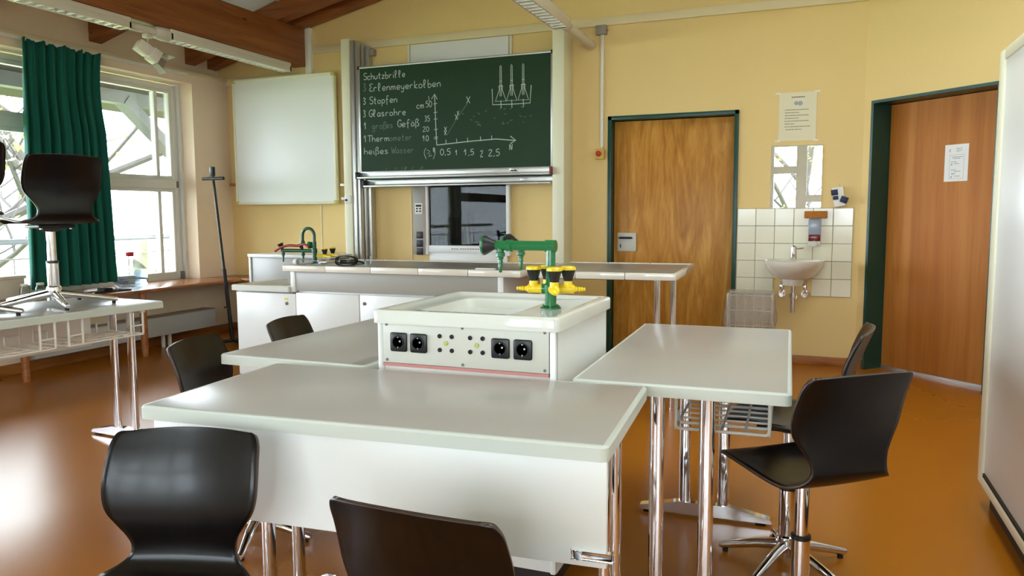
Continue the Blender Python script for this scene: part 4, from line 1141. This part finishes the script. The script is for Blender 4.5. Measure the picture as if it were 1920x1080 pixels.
b = MB(); b.lathe([(.021, -.115), (.021, -.09)], (-3.28, 4.47, .925), (1, .05, 0), 16); b.build('stopper', M['panel_white'], t)
b = MB(); b.lathe([(.026, 0), (.026, .055), (.030, .062), (.0285, .062), (.0245, .055), (.0245, .003), (.004, .003)], (-2.96, 4.72, .90), n=20)
tag(b.build('glass_beaker', M['clear']), 'small empty glass beaker behind the black-framed goggles', 'beaker')
b = MB(); b.box(-1.98, -1.85, 4.41, 4.44, .9045, .912, .002)
tag(b.build('chalk_stick', M['paper']), 'white strip lying on the raised bench\'s front rim', 'chalk')

# ------------------------------------------------------------------ washing corner
t = thing('wash_basin', 'white oval wash basin with chrome tap on the tiled wall', 'sink', (-0.145, 6.5, .69))
b = MB()
def half(rx, ry, z, n=28, yc=YB - .018):
    return [Vector((-0.145 + rx * math.cos(PI * k / n), yc - ry * abs(math.sin(PI * k / n)) ** .8, z)) for k in range(n + 1)]
b.loops([half(.03, .06, .70), half(.10, .16, .705), half(.175, .28, .745), half(.222, .36, .81), half(.232, .38, .85), half(.232, .38, .864), half(.222, .37, .87), half(.20, .34, .868, yc=YB - .03), half(.17, .29, .83, yc=YB - .045), half(.08, .18, .76, yc=YB - .08)])
b.build('basin', M['ceramic_warm'], t, ang=50)
b = MB(); b.lathe([(.075, .665), (.085, .70), (.09, .72)], (-0.148, 6.60, 0), n=20); b.build('basin_foot', M['ceramic_warm'], t)
b = MB(); b.lathe([(.026, .868), (.026, .90), (.024, .96), (.024, .975), (.012, .985)], (-0.15, 6.64, 0), n=18); b.tube([(-.15, 6.63, .905), (-.15, 6.53, .912), (-.15, 6.52, .90)], .013, 12); b.tube([(-.14, 6.64, .955), (-.075, 6.62, .965)], [.008, .005], 8)
b.build('mixer_tap', M['chrome'], t)
b = MB(); b.lathe([(.016, .50), (.016, .67)], (-.145, 6.58, 0), n=14); b.lathe([(.02, .445), (.02, .56), (.024, .565), (.024, .60)], (-.145, 6.58, 0), n=14); b.tube([(-.145, 6.58, .56), (-.145, 6.71, .56)], .016, 12); b.lathe([(.035, 0), (.03, .006)], (-.145, 6.715, .56), (0, -1, 0), 18); b.build('drain_trap', M['chrome'], t)
for x in (-.235, -.055):
    b = MB(); b.lathe([(.034, 0), (.03, .006)], (x, 6.716, .585), (0, -1, 0), 18); b.tube([(x, 6.71, .585), (x, 6.62, .585)], .013, 12); b.tube([(x, 6.64, .585), (x, 6.64, .70)], .009, 10); b.lathe([(.02, 0), (.022, .02), (.018, .03)], (x, 6.62, .585), (0, -1, 0), 10); b.lathe([(.018, .63), (.02, .645), (.018, .66)], (x, 6.64, 0), n=12)
    b.build('angle_valve', M['chrome'], t)

t = thing('tile_splashback', 'field of ivory square wall tiles behind the wash basin', 'tiles', (-.15, 6.715, .57))
b = MB(); b.box(-.603, .288, 6.714, 6.7195, .712, 1.286); b.box(-.603, -.315, 6.714, 6.7195, .567, .712); b.box(-.005, .288, 6.714, 6.7195, .567, .712); b.build('grout_bed', M['grout'], t, smooth=False)
b = MB()
for r_ in range(5):
    for c in range(6):
        if r_ == 4 and c in (2, 3): continue
        x0 = -.602 + c * .1482; z1 = 1.285 - r_ * .1435
        b.box(x0 + .002, x0 + .1462, 6.708, 6.7165, z1 - .1415, z1 - .002, .002, seg=1)
b.build('tiles', M['tile'], t)
t = thing('wall_mirror', 'small square mirror above the tiles reflecting a bright window', 'mirror', (-.155, 6.715, 1.29))
b = MB(); b.box(-.348, .043, 6.709, 6.718, 1.289, 1.796, .001, seg=1); b.build('mirror_glass', M['mirror'], t, smooth=False)
b = MB()
for x in (-.26, -.05): b.box(x, x + .02, 6.704, 6.718, 1.281, 1.297, .002)
b.build('mirror_clip', M['chrome'], t)
def sheet(name, label, x0, x1, z0, z1):
    t = thing(name, label, 'notice', ((x0 + x1) / 2, 6.716, z0))
    b = MB(); b.box(x0, x1, 6.7155, 6.717, z0, z1); b.build('paper', M['paper_warm'], t, smooth=False)
    b = MB(); y = 6.7148
    X, Z, N_ = (1, 0, 0), (0, 0, 1), (0, -1, 0)
    rng = random.Random(5)
    def dash(xa, xb, z, hh=.005):
        x = xa
        while x < xb:
            w = rng.uniform(.006, .018); ribbon(b, [(x, y, z), (min(x + w, xb), y, z)], hh, N_); x += w + .003
    W = x1 - x0; H = z1 - z0
    dash(x0 + W * .33, x0 + W * .68, z1 - H * .10, .008)
    for k, (a0, a1) in enumerate(((.16, .80), (.16, .55), (.16, .80), (.16, .53), (.16, .80), (.16, .42), (.16, .84), (.18, .62))): dash(x0 + W * a0, x0 + W * a1, z1 - H * (.36 + .058 * k), .005)
    b.build('printed_lines', M['ink'], t, smooth=False)
    b = MB(); cx = (x0 + x1) / 2
    b.lathe([(.016, 0), (.016, .0005)], (cx - .012, 6.7152, z1 - H * .225), (0, -1, 0), 16); b.lathe([(.019, 0), (.019, .0005)], (cx + .018, 6.7150, z1 - H * .23), (0, -1, 0), 16); b.build('printed_pictogram', M['ink_soft'], t, smooth=False)
    b = MB()
    for xx, zz in ((x0 - .01, z1 - .005), (x1 + .005, z1), (x0 - .005, z0), (x1, z0)): b.box(xx - .02, xx + .02, 6.7145, 6.7155, zz - .006, zz + .006)
    b.build('tape', M['paper'], t, smooth=False)
sheet('printed_notice', 'cream printed notice taped to the wall above the mirror', -.296, -.012, 1.83, 2.215)

# door sign on door 2
def door_sign():
    t = thing('door_sign', 'white paper sign with room number on the plain brown door', 'sign', dp(0.64, 1.50, 0.184))
    # position along the leaf: from the photo
    s0, s1, z0, z1, off = DS
    b = MB(); b.prism([dp(s0, z0, off), dp(s1, z0, off), dp(s1, z1, off), dp(s0, z1, off)], DN * -.0012); b.build('paper', M['paper'], t, smooth=False)
    b = MB(); N_ = -DN; o2 = off - .0020; W = s1 - s0; H = z1 - z0
    U, Z = DD, Vector((0, 0, 1))
    write(b, 'R', dp(s0 + W * .20, z1 - H * .20, o2), U, Z, H * .07, .004, N_)
    write(b, '307', dp(s0 + W * .48, z1 - H * .20, o2), U, Z, H * .10, .003, N_)
    def fr(a0, a1, c0, c1):
        P4 = [dp(s0 + W * a0, z0 + H * c0, o2), dp(s0 + W * a1, z0 + H * c0, o2), dp(s0 + W * a1, z0 + H * c1, o2), dp(s0 + W * a0, z0 + H * c1, o2)]
        for i in range(4): ribbon(b, [P4[i], P4[(i + 1) % 4]], .002, N_)
    fr(.22, .82, .07, .72)
    for c0, a0, a1 in ((.66, .30, .76), (.62, .36, .66), (.53, .28, .52), (.48, .40, .62), (.31, .28, .50), (.27, .42, .70), (.22, .30, .50), (.19, .32, .42), (.14, .42, .68)):
        ribbon(b, [dp(s0 + W * a0, z0 + H * c0, o2), dp(s0 + W * a1, z0 + H * c0, o2)], .005, N_)
    for c0 in (.46, .12): ribbon(b, [dp(s0 + W * .28, z0 + H * c0, o2), dp(s0 + W * .34, z0 + H * c0, o2)], .014, N_)
    b.build('printed_text', M['ink_soft'], t, smooth=False)
DS = (0.565, 0.745, 1.47, 1.735, 0.1845)
door_sign()

t = thing('soap_dispenser', 'grey wall soap dispenser with red soap on the tiles', 'soap dispenser', (0, 6.67, .98))
b = MB(); b.box(-.045, .05, 6.65, 6.708, 1.07, 1.20, .008); b.build('dispenser_body', M['soap_grey'], t)
b = MB(); b.box(-.043, .048, 6.648, 6.706, 1.02, 1.072, .006); b.build('soap_tank', M['soap_red'], t)
b = MB(); b.box(-.045, .05, 6.65, 6.708, .98, 1.021, .006); b.lathe([(.026, 0), (.024, .014), (.012, .018)], (.0, 6.651, .998), (0, -1, 0), 16); b.build('push_button', M['panel_face'], t)
b = MB(); b.box(-.078, .095, 6.63, 6.707, 1.203, 1.262, .006)
tag(b.build('sponge', M['sponge']), 'brown sponge lying on top of the soap dispenser', 'sponge')
t = thing('glove_holder', 'small navy and white packet hung on the wall beside the mirror', 'packet', (.175, 6.69, 1.29))
ro = Matrix.Rotation(Rd(-9), 3, 'Y')
b = MB(); b.box(.13, .215, 6.665, 6.717, 1.295, 1.45, .008, rot=ro); b.build('packet_body', M['paper'], t)
b = MB(); b.box(.115, .165, 6.655, 6.666, 1.385, 1.43, .004, rot=ro); b.box(.13, .17, 6.655, 6.666, 1.35, 1.38, .004, rot=ro); b.box(.185, .24, 6.655, 6.67, 1.325, 1.375, .004, rot=Matrix.Rotation(Rd(20), 3, 'Y')); b.build('navy_print', M['blue'], t)
b = MB(); b.tube([(.18, 6.68, 1.45), (.175, 6.71, 1.475)], .004, 6); b.build('hook', M['chrome'], t)

t = thing('waste_basket', 'white wire waste basket lined with a clear plastic bag', 'waste bin', (-.46, 6.42, 0))
b = MB(); bx = (-.628, -.29, 6.30, 6.56)
for z in (.02, .12, .24, .36, .48, .60):
    b.tube([(bx[0], bx[2], z), (bx[1], bx[2], z), (bx[1], bx[3], z), (bx[0], bx[3], z), (bx[0], bx[2], z)], .004, 6)
for k in range(6):
    x = bx[0] + (bx[1] - bx[0]) * k / 5
    for y in (bx[2], bx[3]): b.tube([(x, y, .0), (x, y, .61)], .0055 if k in (0, 5) else .003, 6)
for k in range(1, 4):
    y = bx[2] + (bx[3] - bx[2]) * k / 4
    for x in (bx[0], bx[1]): b.tube([(x, y, .0), (x, y, .61)], .003, 6)
b.build('wire_frame', M['wire'], t)
b = MB(); rng = random.Random(11)
def bagloop(o, z, jit):
    return [v + Vector((rng.uniform(-jit, jit), rng.uniform(-jit, jit), rng.uniform(-jit, jit) * .6)) for v in rrect(bx[0] - o, bx[1] + o, bx[2] - o, bx[3] + o, .04, z, 6)]
b.loops([bagloop(.018, .33, .012), bagloop(.03, .36, .010), bagloop(.026, .42, .009), bagloop(.018, .50, .008), bagloop(.012, .58, .006), bagloop(.007, .622, .003), bagloop(-.008, .618, .003), bagloop(-.02, .50, .008), bagloop(-.03, .30, .010), bagloop(-.05, .10, .01)], False, True)
b.build('bag', M['bag'], t, ang=80)

t = thing('emergency_switch', 'yellow emergency stop box with red button beside the door frame', 'switch', (-1.78, 6.69, 1.77))
b = MB(); b.box(-1.822, -1.742, 6.66, 6.718, 1.728, 1.818, .006); b.build('switch_box', M['ebox'], t)
b = MB(); b.lathe([(.012, 0), (.012, .012), (.024, .016), (.024, .028), (.016, .034)], (-1.785, 6.66, 1.775), (0, -1, 0), 20); b.build('stop_button', M['red'], t)
t = thing('cable_conduit', 'white cable conduit with grey junction box running down to the stop switch', 'conduit', (-1.77, 6.7, 1.82))
b = MB(); b.box(-1.785, -1.757, 6.692, 6.718, 1.835, 2.81, .004); b.tube([(-1.77, 6.70, 1.818), (-1.77, 6.70, 1.84)], .006, 8); b.build('conduit', M['white_trim'], t)
b = MB(); b.box(-1.825, -1.73, 6.665, 6.719, 2.80, 2.88, .006); b.lathe([(.008, 0), (.008, .012)], (-1.73, 6.69, 2.835), (1, 0, 0), 10); b.build('junction_box', M['grey_box'], t)

# ------------------------------------------------------------------ tall cabinet at right
def tall_cabinet():
    X, Y1, Y0 = 0.70, 3.735, 1.55
    t = thing('sliding_cabinet', 'tall white cabinet with pale metal frame at the picture\'s right edge', 'cabinet', (1.0, 2.6, 0))
    b = MB(); b.box(X + .02, 1.33, Y0 + .01, Y1 - .01, .10, 1.89, .003); b.build('carcass', M['panel_white'], t)
    b = MB(); b.box(X - .012, X + .03, Y1 - .085, Y1 + .002, .098, 1.90, .006); b.box(X - .012, X + .03, Y0, Y0 + .08, .098, 1.90, .006); b.box(X - .012, X + .03, Y0 + .08, Y1 - .085, .098, .140, .005); b.box(X - .012, X + .03, Y0 + .08, Y1 - .085, 1.855, 1.90, .005)
    b.build('cabinet_frame', M['cream_metal'], t)
    b = MB(); b.box(X - .010, X + .006, Y0 + .08, Y1 - .085, .1405, .146); b.box(X - .010, X + .006, Y0 + .08, Y1 - .085, .150, .1545); b.build('door_track', M['plinth'], t, smooth=False)
    b = MB(); b.box(X - .004, X + .014, 2.50, Y1 - .08, .156, 1.856, .003); b.build('door', M['panel_white'], t)
    b = MB(); b.box(X + .012, X + .019, Y0 + .07, 2.55, .156, 1.856, .002); b.build('door', M['panel_white'], t)
    b = MB(); b.box(X + .03, 1.30, Y0 + .05, Y1 - .045, 0, .10); b.build('plinth', M['plinth'], t, smooth=False)
tall_cabinet()

# ------------------------------------------------------------------ lamps under the ceiling
def louver_lamp(name, label, x0, x1, y0, y1, z0, z1, pitch_=.075, group='louvred fluorescent lamps'):
    t = thing(name, label, 'lamp', ((x0 + x1) / 2, (y0 + y1) / 2, z0), group=group)
    b = MB()
    b.box(x0, x1, y0, y1, z0 + .045, z1, .008); b.box(x0, x0 + .006, y0, y1, z0, z0 + .05, .002); b.box(x1 - .006, x1, y0, y1, z0, z0 + .05, .002); b.box(x0, x1, y0, y0 + .02, z0, z0 + .05, .002); b.box(x0, x1, y1 - .02, y1, z0, z0 + .05, .002)
    b.build('housing', M['lampmetal'], t)
    b = MB(); n = int((y1 - y0) / pitch_)
    for k in range(1, n):
        y = y0 + (y1 - y0) * k / n
        b.prism([(x0 + .006, y - .004, z0 + .001), (x0 + .006, y + .004, z0 + .001), (x0 + .006, y + .012, z0 + .042), (x0 + .006, y - .012, z0 + .042)], (x1 - x0 - .012, 0, 0))
    b.box(x0 + .006, x0 + .012, y0 + .02, y1 - .02, z0 + .001, z0 + .043); b.box(x1 - .012, x1 - .006, y0 + .02, y1 - .02, z0 + .001, z0 + .043)
    b.build('louver', M['louver'], t, smooth=False)
    return t
l1 = louver_lamp('fluorescent_lamp', 'louvred white lamp under the brown beam, whole length over the blank board', -4.985, -4.865, 4.92, 6.45, 2.665, 2.75)
b = MB(); b.lathe([(.034, -.02), (.05, .0), (.056, .05), (.056, .11)], (-4.925, 4.82, 2.705), (0, 1, 0), 20); b.build('end_cap', M['lampmetal'], l1)
l2 = louver_lamp('fluorescent_lamp', 'louvred white lamp over the curtain, cut by the picture\'s top edge', -4.985, -4.865, 2.9, 4.53, 2.665, 2.75)
b = MB(); b.tube([(-4.925, 4.50, 2.705), (-4.925, 4.798, 2.705)], .032, 16); b.build('connecting_tube', M['lampmetal'], l2)
l3 = louver_lamp('fluorescent_lamp', 'louvred lamp above the door side of the chalkboard', -1.935, -1.80, 4.3, 5.87, 2.675, 2.765)
b = MB(); b.tube([(-1.868, 5.85, 2.722), (-1.868, 6.67, 2.722), (-1.868, 6.70, 2.722), (-1.868, 6.712, 2.722)], [.042, .042, .034, .015], 20); b.build('connecting_tube', M['lampmetal'], l3)
b = MB(); b.tube([(-1.868, 4.6, 2.76), (-1.868, 4.6, ceil_z(-1.868) + .02)], .008, 8); b.tube([(-1.868, 5.6, 2.76), (-1.868, 5.6, ceil_z(-1.868) + .02)], .008, 8); b.build('hanger_rod', M['alu'], l3)

t = thing('spotlight', 'cream spotlight with grey flaps hanging between the beam lamps', 'spotlight', (-4.93, 4.75, 2.44))
b = MB(); b.box(-4.955, -4.895, 4.705, 4.765, 2.642, 2.672, .004); b.tube([(-4.925, 4.735, 2.56), (-4.925, 4.735, 2.65)], .006, 8); b.build('hanger', M['spot'], t)
sd = Vector((.25, .62, -.40)).normalized(); so = Vector((-4.925, 4.68, 2.555))
b = MB(); b.bar(so - sd * .05, so + sd * .045, .10, .085, bev=.008); b.bar(so + sd * .055, so + sd * .135, .115, .10, bev=.012); b.bar(so + sd * .04, so + sd * .06, .09, .075); b.build('lamp_head', M['spot'], t)
e = so + sd * .135
b = MB(); sx = Vector((0, 0, 1)).cross(sd).normalized(); sz = sd.cross(sx)
for s_ in (1, -1):
    b.prism([e + sz * (.05 * s_) - sx * .05, e + sz * (.05 * s_) + sx * .05, e + sd * .085 + sz * (.075 * s_) + sx * .065, e + sd * .085 + sz * (.075 * s_) - sx * .065], sz * .002)
b.prism([e + sx * .055 - sz * .045, e + sx * .055 + sz * .045, e + sd * .085 + sx * .08 + sz * .06, e + sd * .085 + sx * .08 - sz * .06], sx * .002)
b.build('barn_doors', M['spotgrey'], t, smooth=False)

# ------------------------------------------------------------------ tripod by the ledge
t = thing('camera_tripod', 'thin black stand with crossbar and clip before the wall corner', 'stand', (-5.28, 5.93, 0))
pb0, pt0 = Vector((-5.26, 5.92, .03)), Vector((-5.335, 5.83, 1.60))
b = MB(); b.tube([pb0, pb0.lerp(pt0, .45)], .019, 12); b.tube([pb0.lerp(pt0, .44), pt0], .013, 12); b.build('pole', M['black'], t)
b = MB(); b.tube([pt0 + Vector((-.125, 0, 0)), pt0 + Vector((.125, 0, 0))], .016, 10); b.build('crossbar', M['black'], t)
b = MB(); b.box(pt0.x - .018, pt0.x + .03, pt0.y - .03, pt0.y + .0, pt0.z + .02, pt0.z + .11, .005); b.tube([pt0, pt0 + Vector((0, 0, .03))], .008, 8); b.build('phone_clip', M['black'], t)
b = MB(); b.tube([(-5.30, 5.87, .36), (-5.28, 5.86, .37)], .006, 8); b.lathe([(.006, 0), (.012, -.02), (.019, -.075), (.014, -.095)], (-5.25, 5.86, .37), (-.25, 0, 1), 12); b.tube([(-5.30, 5.88, .365), (-5.25, 5.86, .375)], .006, 8); b.build('clamp_lever', M['black'], t)
for an in (-15, 105, 225):
    dx, dy = math.cos(Rd(an)), math.sin(Rd(an))
    b = MB(); b.tube([(-5.26, 5.92, .035), (-5.26 + dx * .24, 5.92 + dy * .24, .018)], [.017, .013], 10); b.build('leg', M['black'], t)

# ------------------------------------------------------------------ things on the ledge
def bottle():
    x, y, z = -5.86, 5.30, .606
    t = thing('water_canister', 'clear plastic water canister with red cap on the window ledge', 'canister', (x, y, z))
    b = MB()
    def sq(hw, zz, rr): return [v for v in rrect(x - hw, x + hw, y - hw, y + hw, rr, z + zz, 5)]
    b.loops([sq(.10, 0, .04), sq(.112, .012, .04), sq(.112, .06, .04), sq(.107, .07, .04), sq(.112, .08, .04), sq(.112, .15, .04), sq(.108, .17, .045), sq(.08, .215, .05), sq(.04, .25, .038), sq(.028, .26, .027), sq(.028, .285, .027)])
    b.build('canister_body', M['clear'], t, ang=60)
    b = MB(); b.loops([sq(.098, .004, .04), sq(.106, .014, .04), sq(.106, .135, .04), sq(.105, .136, .04)]); b.build('water', M['water'], t, ang=60)
    b = MB(); b.lathe([(.034, .275), (.036, .28), (.036, .31), (.03, .314)], (x, y, z), n=20); b.build('cap', M['red'], t)
    b = MB(); rng = random.Random(2)
    for k in range(10):
        xx = x - .085 + k * .018; b.box(xx, xx + .012, y - .1145, y - .1135, z + .03 + rng.uniform(0, .008), z + .065 - rng.uniform(0, .01))
    b.build('label_print', M['blue'], t, smooth=False)
bottle()
b = MB(); b.box(-6.0, -5.84, 3.98, 4.26, .606, .76, .004); b.box(-6.01, -5.83, 3.97, 4.27, .76, .785, .004)
tag(b.build('storage_box', M['cardboard']), 'pale lidded box on the window ledge at the picture\'s left edge', 'box')
def jar(x, y, label):
    t = thing('glass_jar', label, 'jar', (x, y, .606))
    b = MB(); b.lathe([(.032, 0), (.036, .006), (.036, .075), (.026, .095), (.026, .105), (.024, .105), (.024, .095), (.034, .074), (.034, .008), (.004, .006)], (x, y, .606), n=20); b.build('glass', M['clear'], t)
    b = MB(); b.lathe([(.028, .102), (.028, .118), (.02, .12)], (x, y, .606), n=20); b.build('lid', M['panel_face'], t)
jar(-5.74, 4.18, 'small glass jar before the pale box, nearer the picture edge')
jar(-5.72, 4.30, 'small glass jar before the pale box, nearer the curtain')
t = thing('clamp_stand', 'black and silver clamp gear lying on the ledge under the curtain', 'clamp', (-5.6, 4.85, .606))
b = MB(); b.box(-5.68, -5.58, 4.78, 4.86, .606, .64, .008); b.build('clamp_body', M['black'], t)
b = MB(); b.tube([(-5.62, 4.6, .616), (-5.60, 4.95, .618)], .008, 8); b.lathe([(.02, 0), (.02, .03)], (-5.60, 4.93, .606), n=14); b.build('rod', M['chrome'], t)
b = MB(); b.tube([cr([(-5.60, 4.95, .612), (-5.53, 5.0, .612), (-5.52, 4.9, .612), (-5.56, 4.8, .612), (-5.55, 4.65, .612)], k / 20) for k in range(21)], .006, 8); b.build('cable', M['rubber'], t)

# ------------------------------------------------------------------ outside the windows
b = MB(); b.box(-60, 40, -45, 50, -3.4, -3.2)
struct('ground', b, M['grass'], smooth=False)
t = thing('balcony_railing', 'grey balcony railing with thin bars outside the windows', 'railing', (-7.35, 3, 0))
b = MB(); b.tube([(-7.35, -4, 1.0), (-7.35, 11, 1.0)], .03, 12); b.build('handrail', M['rail'], t)
b = MB(); b.box(-7.36, -7.34, -4, 11, .82, .835); b.build('lower_rail', M['gasket'], t, smooth=False)
b = MB()
for k in range(76): b.tube([(-7.35, -3.9 + k * .195, .0), (-7.35, -3.9 + k * .195, .83)], .007, 6)
b.build('bars', M['gasket'], t)
b = MB(); b.prism([(-7.5, 6.82, -.2), (-7.5, 6.96, -.2), (-7.5, 6.96, .96), (-7.5, 6.82, .72)], (.1, 0, 0))
tag(b.build('wooden_post', M['post_green'], smooth=False), 'mossy wooden post with slanted top outside behind the railing', 'post')
b = MB(); b.box(-8.2, -6.22, -4, 12, -.25, -.05); struct('balcony_floor', b, M['timber_out'], smooth=False)
t = thing('roof_overhang', 'timber eaves with grey beam and slanting brace outside the window', 'eaves', (-7.2, 5, 2.4))
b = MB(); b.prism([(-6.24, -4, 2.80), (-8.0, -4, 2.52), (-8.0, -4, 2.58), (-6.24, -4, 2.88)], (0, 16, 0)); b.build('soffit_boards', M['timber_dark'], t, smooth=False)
b = MB(); b.box(-7.36, -7.22, -4, 12, 2.50, 2.64); b.build('eaves_beam', M['timber_out'], t, smooth=False)
b = MB(); b.bar((-7.29, 6.60, 2.55), (-7.29, 7.95, 1.50), .12, .16, up=(1, 0, 0)); b.build('brace', M['timber_out'], t, smooth=False)

def tree(name, label, x, y, h, r0, seed, leaves=0, lean=0.0):
    rng = random.Random(seed)
    t = thing(name, label, 'tree', (x, y, -3.2), group='bare spring trees outside')
    b = MB(); tips = []
    def branch(p, dr, L, rad, depth):
        n = 5
        pts, rr = [p], [rad]
        q = p; dd_ = dr.copy()
        for k in range(n):
            dd_ = (dd_ + Vector((rng.uniform(-.22, .22), rng.uniform(-.22, .22), rng.uniform(-.08, .16)))).normalized()
            q = q + dd_ * (L / n)
            pts.append(q); rr.append(rad * (1 - .5 * (k + 1) / n))
        b.tube(pts, rr, 7 if depth < 2 else 5)
        tips.append(q)
        if depth < 4:
            for k in range(3 if depth else 5):
                i = rng.randint(1 if depth else 2, n)
                a = rng.uniform(0, 2 * PI)
                nd = (dd_ * .55 + Vector((math.cos(a), math.sin(a), rng.uniform(.0, .7))) * .8).normalized()
                branch(pts[i], nd, L * rng.uniform(.5, .7), rr[i] * .62, depth + 1)
    branch(Vector((x, y, -3.2)), Vector((lean, 0, 1)).normalized(), h, r0, 0)
    b.build('branches', M['bark'], t)
    if leaves:
        lb = MB()
        for k in range(leaves):
            c = rng.choice(tips) + Vector((rng.gauss(0, .18), rng.gauss(0, .18), rng.gauss(0, .18)))
            s_ = rng.uniform(.03, .07)
            a = Vector((rng.gauss(0, 1), rng.gauss(0, 1), rng.gauss(0, 1))).normalized(); c2 = a.orthogonal().normalized()
            lb.bm.faces.new([lb.bm.verts.new(c + a * s_), lb.bm.verts.new(c + c2 * s_ * .6), lb.bm.verts.new(c - a * s_), lb.bm.verts.new(c - c2 * s_ * .6)])
        o = lb.build('leaves', M['leaf'], t, smooth=False); o['kind'] = 'stuff'
tree('tree', 'budding tree outside seen through the window by the wall corner', -17.5, 16.0, 8.5, .24, 4, 1500)
tree('tree', 'bare grey tree outside seen at the picture\'s left edge', -13.2, 8.8, 7, .22, 9, 900)
tree('tree', 'leafy tree behind the rear windows, seen only in the mirror', -0.6, -12, 6.5, .2, 33, 2600)
tree('tree', 'distant tree outside beyond the balcony brace', -30, 37, 9, .26, 12, 1500)
tree('tree', 'distant tree outside showing between box and curtain', -38, 24, 9, .26, 21, 1500)
